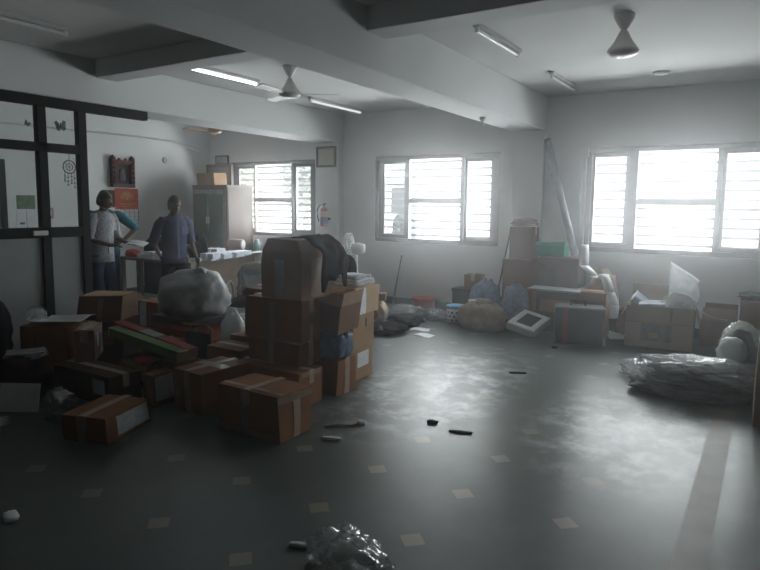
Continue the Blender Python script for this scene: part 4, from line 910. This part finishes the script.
obj('carry_handle', tube(BM(), [(-.14, -.04, .26), (-.16, -.06, .36), (-.06, -.08, .37), (-.02, -.05, .29)], .011, 7), PAPER, r); obj('sack_lip', blob(.15, .10, .10, .3, 3, 113, 3), mat('sack_lip', (.16, .12, .10), .6, .2), r, True, loc=(-.02, 0, .28))
bag('plastic_bag', 'dark blue plastic bag against the wall behind the brown sack', 'bag', (-3.20, 7.70, 0), .19, .17, .54, BLUEB, 115, .20, 2.6)
r = bag('sack', 'bulging bluish purple plastic sack between the brown sack and the tilted panel', 'sack', (-2.74, 7.57, 0), .16, .14, .52, PURP, 117, .16, 2.8)
obj('knotted_neck', blob(.06, .05, .09, .3, 3, 118, 3), PURP, r, True, loc=(.02, 0, .46))
r = thing('appliance_panel', 'cream framed panel with a dark screen leaning tilted in front of the sacks', 'panel', (0, 0, 0))
ax = Vector((.294, -.04, -.058)).normalized(); ay = Vector((.064, .35, .094)); az = ax.cross(ay).normalized(); ay = az.cross(ax)
Mx = Matrix((ax, ay, az)).transposed().to_4x4(); Mx.translation = (-2.65, 7.08, .135); r.matrix_world = Mx @ Matrix.Scale(1.15, 4)
obj('panel_body', box(-.01, .32, -.01, .38, -.075, 0, .01), CREAM, r); fr = BM()
for q in ((.0, .31, .0, .06), (.0, .31, .31, .37), (.0, .065, .06, .31), (.245, .31, .06, .31)): bx(fr, q[0], q[1], q[2], q[3], 0, .010, .003, 1)
obj('white_bezel', fr, WHITE, r); obj('dark_screen', box(.065, .245, .06, .31, 0, .004), SCREEN, r)
r = thing('tall_stick', 'thin stick leaning on the wall left of the two tall wall cartons', 'stick', (-3.22, 8.0, 0)); obj('stick', tube(BM(), [(0, 0, 0), (.16, .17, 1.20)], .011, 8), mat('brown_stick', (.20, .16, .12), .6), r); obj('stick_tip', tube(BM(), [(.16, .17, 1.199), (.161, .172, 1.215)], .013, 8), BLKP, r)
cb('large brown carton standing against the pillar, lower of the two tall wall cartons', -2.98, -2.58, 7.72, 8.08, .02, .86, BR, tape=None, rz=0)
cb('narrower upright carton on top of the large wall carton', -2.92, -2.62, 7.78, 8.06, .862, 1.29, BR, tape='x')
bag('cloth_heap', 'dull reddish cloth on top of the upright wall carton', 'cloth', (-2.77, 7.92, 1.295), .15, .12, .10, mat('dull_red_cloth', (.22, .13, .12), .9, .3, 10), 121, .25, 2.8)
cb('grey taped carton under the teal box beside the pillar', -2.50, -1.98, 7.70, 8.06, .54, .915, mat('cardboard_grey', (.16, .135, .125), .85, .12, 5), tape='x')
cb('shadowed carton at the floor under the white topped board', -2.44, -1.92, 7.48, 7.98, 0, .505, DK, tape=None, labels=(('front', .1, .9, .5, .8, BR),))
r = thing('plastic_box', 'teal green plastic box on top of the grey taped carton', 'box', (-2.36, 7.86, .918), .04)
obj('box_body', box(-.18, .18, -.13, .13, 0, .15, .012), TEAL, r); obj('lid', box(-.19, .19, -.14, .14, .145, .185, .01), mat('teal_lid', (.05, .33, .26), .4, .05), r)
r = thing('white_board', 'long white topped board lying across the shadowed carton beside the dark case', 'board', (-2.14, 7.62, .508), .03)
obj('board', box(-.42, .34, -.17, .17, 0, .022, .003), mat('board_edge_brown', (.22, .17, .13), .7), r); obj('white_face', box(-.40, .33, -.165, .155, .022, .028, .002), PAPER, r)
bag('cloth_heap', 'crumpled brown paper heap between the teal box and the hanging paper strip', 'paper', (-1.72, 7.86, .0), .18, .17, .74, mat('brown_paper', (.26, .20, .155), .8, .25, 8), 123, .22, 2.4)
r = thing('paper_strip', 'long folded strip of white continuous paper hanging down in zigzag sheets', 'paper', (0, 0, 0))
PTS = [((-1.95, 7.60, 1.10), (-1.86, 7.66, 1.10)), ((-1.93, 7.54, .85), (-1.84, 7.60, .85)), ((-1.80, 7.50, .73), (-1.70, 7.54, .74)), ((-1.72, 7.48, .70), (-1.62, 7.53, .71)), ((-1.68, 7.47, .77), (-1.58, 7.52, .77)), ((-1.60, 7.44, .56), (-1.50, 7.49, .57)), ((-1.53, 7.42, .42), (-1.44, 7.47, .42)), ((-1.53, 7.40, .26), (-1.44, 7.45, .26))]
for (a0, a1), (b0, b1) in zip(PTS, PTS[1:]):
    t = bmesh.new(); n = 5; rows = []
    for k in range(n + 1):
        f = k / n; bow = Vector((.012, -.02, 0)) * math.sin(PI * f); rows.append([t.verts.new(Vector(a0).lerp(Vector(b0), f) + bow), t.verts.new(Vector(a1).lerp(Vector(b1), f) + bow)])
    for p_, q_ in zip(rows, rows[1:]): t.faces.new((p_[0], p_[1], q_[1], q_[0]))
    s = obj('folded_sheet', t, PAPER, r, True); sd = s.modifiers.new('t', 'SOLIDIFY'); sd.thickness = .002
cb('brown carton behind the dark case, right of the white topped board', -1.86, -1.56, 7.36, 7.60, 0, .56, BR, tape='x')
r = thing('equipment_case', 'large dark case with a reddish stripe standing in front of the carton heap', 'case', (-1.78, 7.06, 0), math.radians(17))
CASE = mat('dark_case', (.035, .032, .034), .5, .15, 3)
obj('case_body', box(-.27, .27, -.14, .16, 0, .43, .02), CASE, r); obj('reddish_stripe', box(-.19, -.13, -.143, -.138, .01, .42, .001), mat('dark_red_stripe', (.13, .03, .03), .5), r)
obj('lid_edge', box(-.272, .272, -.142, .162, .405, .418, .004), BLKP, r); obj('case_handle', tube(BM(), [(-.10, .02, .428), (-.10, .02, .49), (.06, .02, .49), (.06, .02, .428)], .013, 8), BLKP, r)
for s in (-1, 1): obj('corner_guard', box(s * .27 - .012, s * .27 + .012, -.15, -.12, 0, .10, .003), mat('case_corner', (.12, .12, .12), .4), r)
r = thing('paper_sheet', 'white sheet lying on the floor right of the dark case', 'paper', (-1.46, 7.62, .0), .5); obj('sheet', sheet(.26, .22, 8, 6, lambda u, v: .004 + .12 * (1 - u) * v * .6, .002), PAPER, r)
cb('low brown carton by the wall between the dark case and the big open carton', -1.52, -1.32, 7.84, 8.10, 0, .30, BR, tape=None)
# leaning poles and conduit
r = thing('leaning_pipe', 'thick grey pipe leaning in the corner between pillar and right window', 'pipe', (0, 0, 0)); obj('pipe', tube(BM(), [(-2.05, 7.76, .955), (-2.31, 7.95, 1.68), (-2.57, 8.14, 2.42)], .045, 16), PVC, r, True); obj('pipe_end', lathe([(.036, 0), (.05, 0), (.05, .05), (.036, .05)], 16, BM(), Matrix.Translation((-2.57, 8.14, 2.40)) @ Matrix.Rotation(-.32, 4, 'Y')), PVC, r)
r = thing('leaning_plank', 'shorter grey plank leaning beside the thick grey pipe', 'plank', (0, 0, 0)); obj('plank_face', tube(BM(), [(-2.09, 7.90, .93), (-2.27, 8.02, 1.44), (-2.46, 8.15, 1.97)], [(.05, .014)] * 3, 4), mat('grey_plank', (.17, .18, .20), .7), r)
obj('plank_end', tube(BM(), [(-2.46, 8.15, 1.965), (-2.465, 8.155, 1.985)], [(.052, .016)] * 2, 4), mat('plank_end_grain', (.25, .24, .22), .8), r)
r = thing('wall_conduit', 'thin white conduit with a box on its top running down beside the right window', 'pipe', (-2.12, D - .02, .95)); obj('conduit_tube', tube(BM(), [(0, 0, 0), (0, 0, 1.33)], .013, 8), WHITE, r); obj('second_tube', tube(BM(), [(.05, 0, 0), (.05, 0, 1.33)], .010, 8), WHITE, r); obj('junction_box', box(-.03, .08, -.025, .018, 1.26, 1.36, .006), WHITE, r)
# big open carton and neighbours
big = carton('big open carton with dark print, holding plastic bags, under the right window', -.985, 7.49, 0, .70, .42, .47, mat('cardboard_greyish', (.30, .235, .175), .85, .1, 4), 3, None, (('front', .24, .70, .16, .58, mat('faded_print', (.17, .145, .125), .85, .3, 14)), ('front', 0, 1, .60, .615, BR), ('front', .36, .50, .24, .36, TAN), ('front', .66, .69, .66, .96, BR)), True, flaps=((1, 255), (3, 245), (2, 112)), jit=.012)
r = thing('dark_packet', 'dark blue packet with pale edges poking out of the left of the big open carton', 'packet', (-1.20, 7.52, .42), 0, None, (.2, math.radians(38), .2)); obj('packet_body', box(-.14, .12, -.10, .10, 0, .09, .01), BLUEB, r); obj('pale_edge', box(-.14, .12, -.102, -.096, .07, .094, .003), PAPER, r); obj('pale_edge', box(-.145, -.135, -.10, .10, 0.01, .094, .003), PAPER, r)
r = thing('silver_packet', 'flat silvery packet lying on top of the big open carton', 'packet', (-1.06, 7.40, .452), .05, None, (.1, -.06, .05)); obj('packet_body', box(-.14, .14, -.10, .10, 0, .05, .012), mat('silver_film', (.34, .37, .41), .25, .3, 14), r); obj('packet_seam', box(.14, .165, -.09, .09, .018, .026, .002), PAPER, r)
r = thing('plastic_bag', 'clear plastic bag with square corners standing up out of the big open carton', 'bag', (-.80, 7.56, .36), 0, None, (0, math.radians(-4), 0))
def bigbag():
    t = bmesh.new(); nu, nv = 16, 16; prof = [(-.13, .0), (-.10, .60), (.06, .56), (.20, .40), (.12, .16), (.10, .0)]
    G = []
    for k in (-1, 1):
        L = []
        for i in range(nu + 1):
            u = i / nu; row = []
            for j in range(nv + 1):
                v = j / nv; x0 = -.13 + .05 * v; x1 = .10 + .10 * min(1, v / .5); z = v * (.60 - .21 * u)
                bul = .07 * math.sin(PI * u) ** .7 * (1 - v * .75); n_ = .035 * noise.noise(Vector((u * 3, v * 3, k))) + .018 * noise.noise(Vector((u * 9, v * 9, k)))
                row.append(t.verts.new((x0 + (x1 - x0) * u, k * (bul + .004) + n_, z)))
            L.append(row)
        G.append(L)
    for L in G:
        for i in range(nu):
            for j in range(nv): t.faces.new((L[i][j], L[i + 1][j], L[i + 1][j + 1], L[i][j + 1]))
    for i in range(nu): t.faces.new((G[0][i][nv], G[0][i + 1][nv], G[1][i + 1][nv], G[1][i][nv]))
    for j in range(nv):
        for i in (0, nu): t.faces.new((G[0][i][j], G[0][i][j + 1], G[1][i][j + 1], G[1][i][j]))
    return t
obj('bag_skin', bigbag(), WPLAS, r, True); obj('bag_contents', blob(.10, .06, .20, .2, 3, 131, 3), mat('grey_contents', (.22, .24, .26), .6, .3, 12), r, True, loc=(0, 0, .02))
bag('plastic_bag', 'grey plastic bag lump in front of the upright clear bag in the big carton', 'bag', (-.80, 7.40, .36), .16, .09, .24, GPLAS, 133, .22, 2.6)
cb('low open carton with a pale curled flap, right of the big open carton', -.60, -.24, 7.74, 8.08, 0, .29, BR, tape=None, opened=True, flaps=((0, 60), (2, 100)), flapm=BR)
r = thing('paper_sheet', 'pale curled sheet lying on the low open carton', 'paper', (-.47, 7.80, .31), -.1); obj('sheet', sheet(.28, .16, 8, 5, lambda u, v: .01 + .09 * (u - .9) ** 2, .003), mat('pale_card', (.50, .45, .37), .8), r)
cb('upright brown carton against the wall at the right edge', -.22, .10, 7.70, 8.06, 0, .56, BR, tape='x')
bag('cloth_heap', 'dark green clump on top of the upright carton at the right edge', 'cloth', (-.10, 7.86, .565), .13, .11, .07, mat('dark_green_clump', (.06, .07, .05), .9, .4, 10), 137, .3, 2.8)
bag('cloth_heap', 'tan clump on top of the upright carton, right of the dark green one', 'cloth', (.20, 7.90, .0), .10, .11, .66, mat('tan_clump', (.28, .20, .13), .9, .3, 10), 139, .2, 2.8)
# plastic covered things at the lower right
bag('plastic_sheet', 'low heap of grey cloths wrapped in clear plastic on the floor at the right', 'plastic', (-.48, 5.60, 0), .39, .25, .11, CLOTHG, 141, .30, 2.0, sub=5)
r = bag('plastic_sheet', 'upper folded grey cloth in clear plastic lying on the wrapped heap', 'plastic', (-.38, 5.66, .105), .33, .19, .15, CLOTHG, 143, .50, 1.5, sub=5)
obj('clear_wrap', blob(.40, .23, .19, 0.40, 1.9, 144, 5), film('thin_wrap', (.26, .28, .29), .70, .22, .28), r, True, loc=(-.03, -.02, .0))
bag('plastic_sheet', 'crumpled clear plastic end at the left of the wrapped grey heap', 'plastic', (-.92, 6.00, 0), .15, .13, .13, CPLAS, 145, .40, 3.8)
r = bag('plastic_bag', 'rounded bag with a pale end standing behind the wrapped grey heap', 'bag', (-.16, 6.14, .0), .14, .13, .48, CLOTHG, 147, .12, 2.4); obj('pale_end', blob(.11, .06, .24, .12, 3, 148, 4), WPLAS, r, True, loc=(-.05, -.12, .20))
bag('plastic_bag', 'tall greenish plastic covered bundle at the right edge, behind the dark bag', 'bag', (.16, 6.10, 0), .16, .15, .74, GPLAS, 149, .22, 2.2)
bag('plastic_bag', 'folded greenish plastic lump left of the tall greenish bundle', 'bag', (-.16, 6.62, 0), .16, .14, .44, GPLAS, 151, .26, 2.4)
bag('plastic_bag', 'big dark bag at the right edge in front of the greenish bundle', 'bag', (.20, 5.62, 0), .14, .18, .50, mat('dark_bag', (.03, .035, .034), .5, .3, 8), 153, .16, 2.2)
cb('brown carton edge cut by the right edge of the photograph', -.018, .34, 5.0, 5.36, 0, .62, BR, tape=None)
# scraps on the floor
r = thing('plastic_wrapper', 'crumpled clear plastic wrapper on the floor at the bottom centre', 'plastic', (-1.42, 1.98, 0), -.4); obj('film_crumple', blob(.17, .12, .13, .40, 2.6, 161, 5), film('shiny_clear_film', (.30, .32, .32), .66, .12, .45), r, True); obj('film_fold', blob(.13, .06, .05, .4, 3, 162, 4), film('shiny_clear_fold', (.32, .34, .34), .66, .10, .45), r, True, loc=(.13, -.01, 0))
def scrap(label, x, y, w_, d_, h_, rz, m, name='paper_scrap'):
    r = thing(name, label, 'scrap', (x, y, 0), rz, 'scraps on the open floor'); obj('scrap_piece', blob(w_ / 2, d_ / 2, h_, .15, 3, x * 7, 3, True, .8, 4), m, r, True); obj('torn_edge', box(-w_ * .3, w_ * .3, -d_ * .52, -d_ * .44, .001, h_ * .5, .001, 1), m, r)
scrap('white scrap on the floor at the far left bottom of the photograph', -3.05, 1.43, .10, .06, .022, -.3, PAPER)
scrap('small white stub on the floor left of the clear wrapper', -1.71, 2.02, .085, .028, .018, .35, PAPER)
r = thing('torn_strip', 'torn brown paper strip on the floor right of the wide taped carton', 'scrap', (-2.44, 3.37, 0), .55); obj('strip_piece', tube(BM(), [(-.13, -.02, .006), (-.05, .01, .012), (.05, 0, .01), (.13, .04, .014)], [(.016, .006)] * 4, 8), mat('torn_brown', (.22, .18, .14), .8), r); obj('torn_end', blob(.03, .022, .03, .3, 3, 171, 3), PAPER, r, True, loc=(.12, .04, 0))
scrap('torn white scrap on the floor just in front of the torn brown strip', -2.36, 3.12, .12, .03, .02, .4, PAPER)
scrap('dark strip of rubbish on the scuffed floor in front of the middle window', -1.70, 3.72, .15, .035, .012, .3, BLACK, 'rubbish_scrap')
scrap('small dark clump of rubbish left of the dark strip on the scuffed floor', -1.95, 3.78, .07, .05, .018, .1, BLACK, 'rubbish_scrap')
scrap('thin dark leaf shaped scrap on the floor under the middle beam', -1.90, 5.40, .15, .04, .012, .5, BLACK, 'rubbish_scrap')
scrap('tiny dark scrap on the floor before the dark case', -1.92, 6.62, .06, .05, .02, .1, BLACK, 'rubbish_scrap')

# ------------------------------------------------------------------ outside the windows
struct('trim_8', box(-9.3, 3.0, D + .2, D + .75, .86, .95), mat('outer_ledge', (.35, .35, .34), .8))
cb('dark carton standing on the outer ledge behind the left sash of the middle window', -5.24, -4.90, D + .32, D + .58, 1.42, 1.84, mat('grey_outdoor_box', (.05, .055, .06), .8), tape='x')
r = bag('cloth_bundle', 'dark bundle on the outer ledge under the carton outside the middle window', 'bundle', (-5.06, D + .45, .951), .17, .16, .49, mat('dark_bundle', (.04, .045, .05), .9, .3), 181, .22, 2.6)
def tree(label, x, y, zc, R_, h, nleaf, seed):
    r = thing('tree', label, 'tree', (x, y, -2.0), 0, 'trees outside the windows'); rn = random.Random(seed)
    b = tube(BM(), [(0, 0, 0), (.05, .05, zc + 1.2), (.1, 0, zc + 2.0)], [.14, .10, .06], 10)
    for k in range(6):
        a = k * 1.05; tube(b, [(.05, .03, zc + 1.0 + .15 * k), (.05 + R_ * .35 * math.cos(a), R_ * .35 * math.sin(a), zc + 1.6 + .2 * k), (R_ * .75 * math.cos(a), R_ * .75 * math.sin(a), zc + 2.0 + .25 * k)], [.05, .03, .012], 6)
    obj('trunk', b, mat('bark', (.12, .09, .07), .9, .3), r, True)
    t = bmesh.new()
    for k in range(nleaf):
        while True:
            p = Vector((rn.uniform(-1, 1), rn.uniform(-1, 1), rn.uniform(-1, 1)))
            if .2 < p.length < 1 and noise.noise(p * 2.2 + Vector((seed, 0, 0))) > -.12: break
        p = Vector((p.x * R_, p.y * R_ * .6, zc + 2.0 + p.z * h)); s = rn.uniform(.05, .11)
        M = Matrix.Translation(p) @ Matrix.Rotation(rn.uniform(0, 6.3), 4, 'Z') @ Matrix.Rotation(rn.uniform(-1.2, 1.2), 4, 'X')
        q = [M @ Vector(c) for c in ((-s, 0, 0), (0, -s * .45, .01), (s, 0, 0), (0, s * .45, .01))]; t.faces.new([t.verts.new(c) for c in q])
    obj('foliage', t, LEAF, r)
tree('tree with yellowish leaves outside the right pane of the left window', -9.6, 11.6, 2.35, .70, 1.1, 4200, 5)
tree('pale tree outside the left pane of the left window', -11.7, 11.6, 1.9, .75, 1.3, 2600, 8)
tree('pale thin tree outside the left pane of the middle window', -6.95, 11.8, 2.45, .40, .55, 1600, 11)
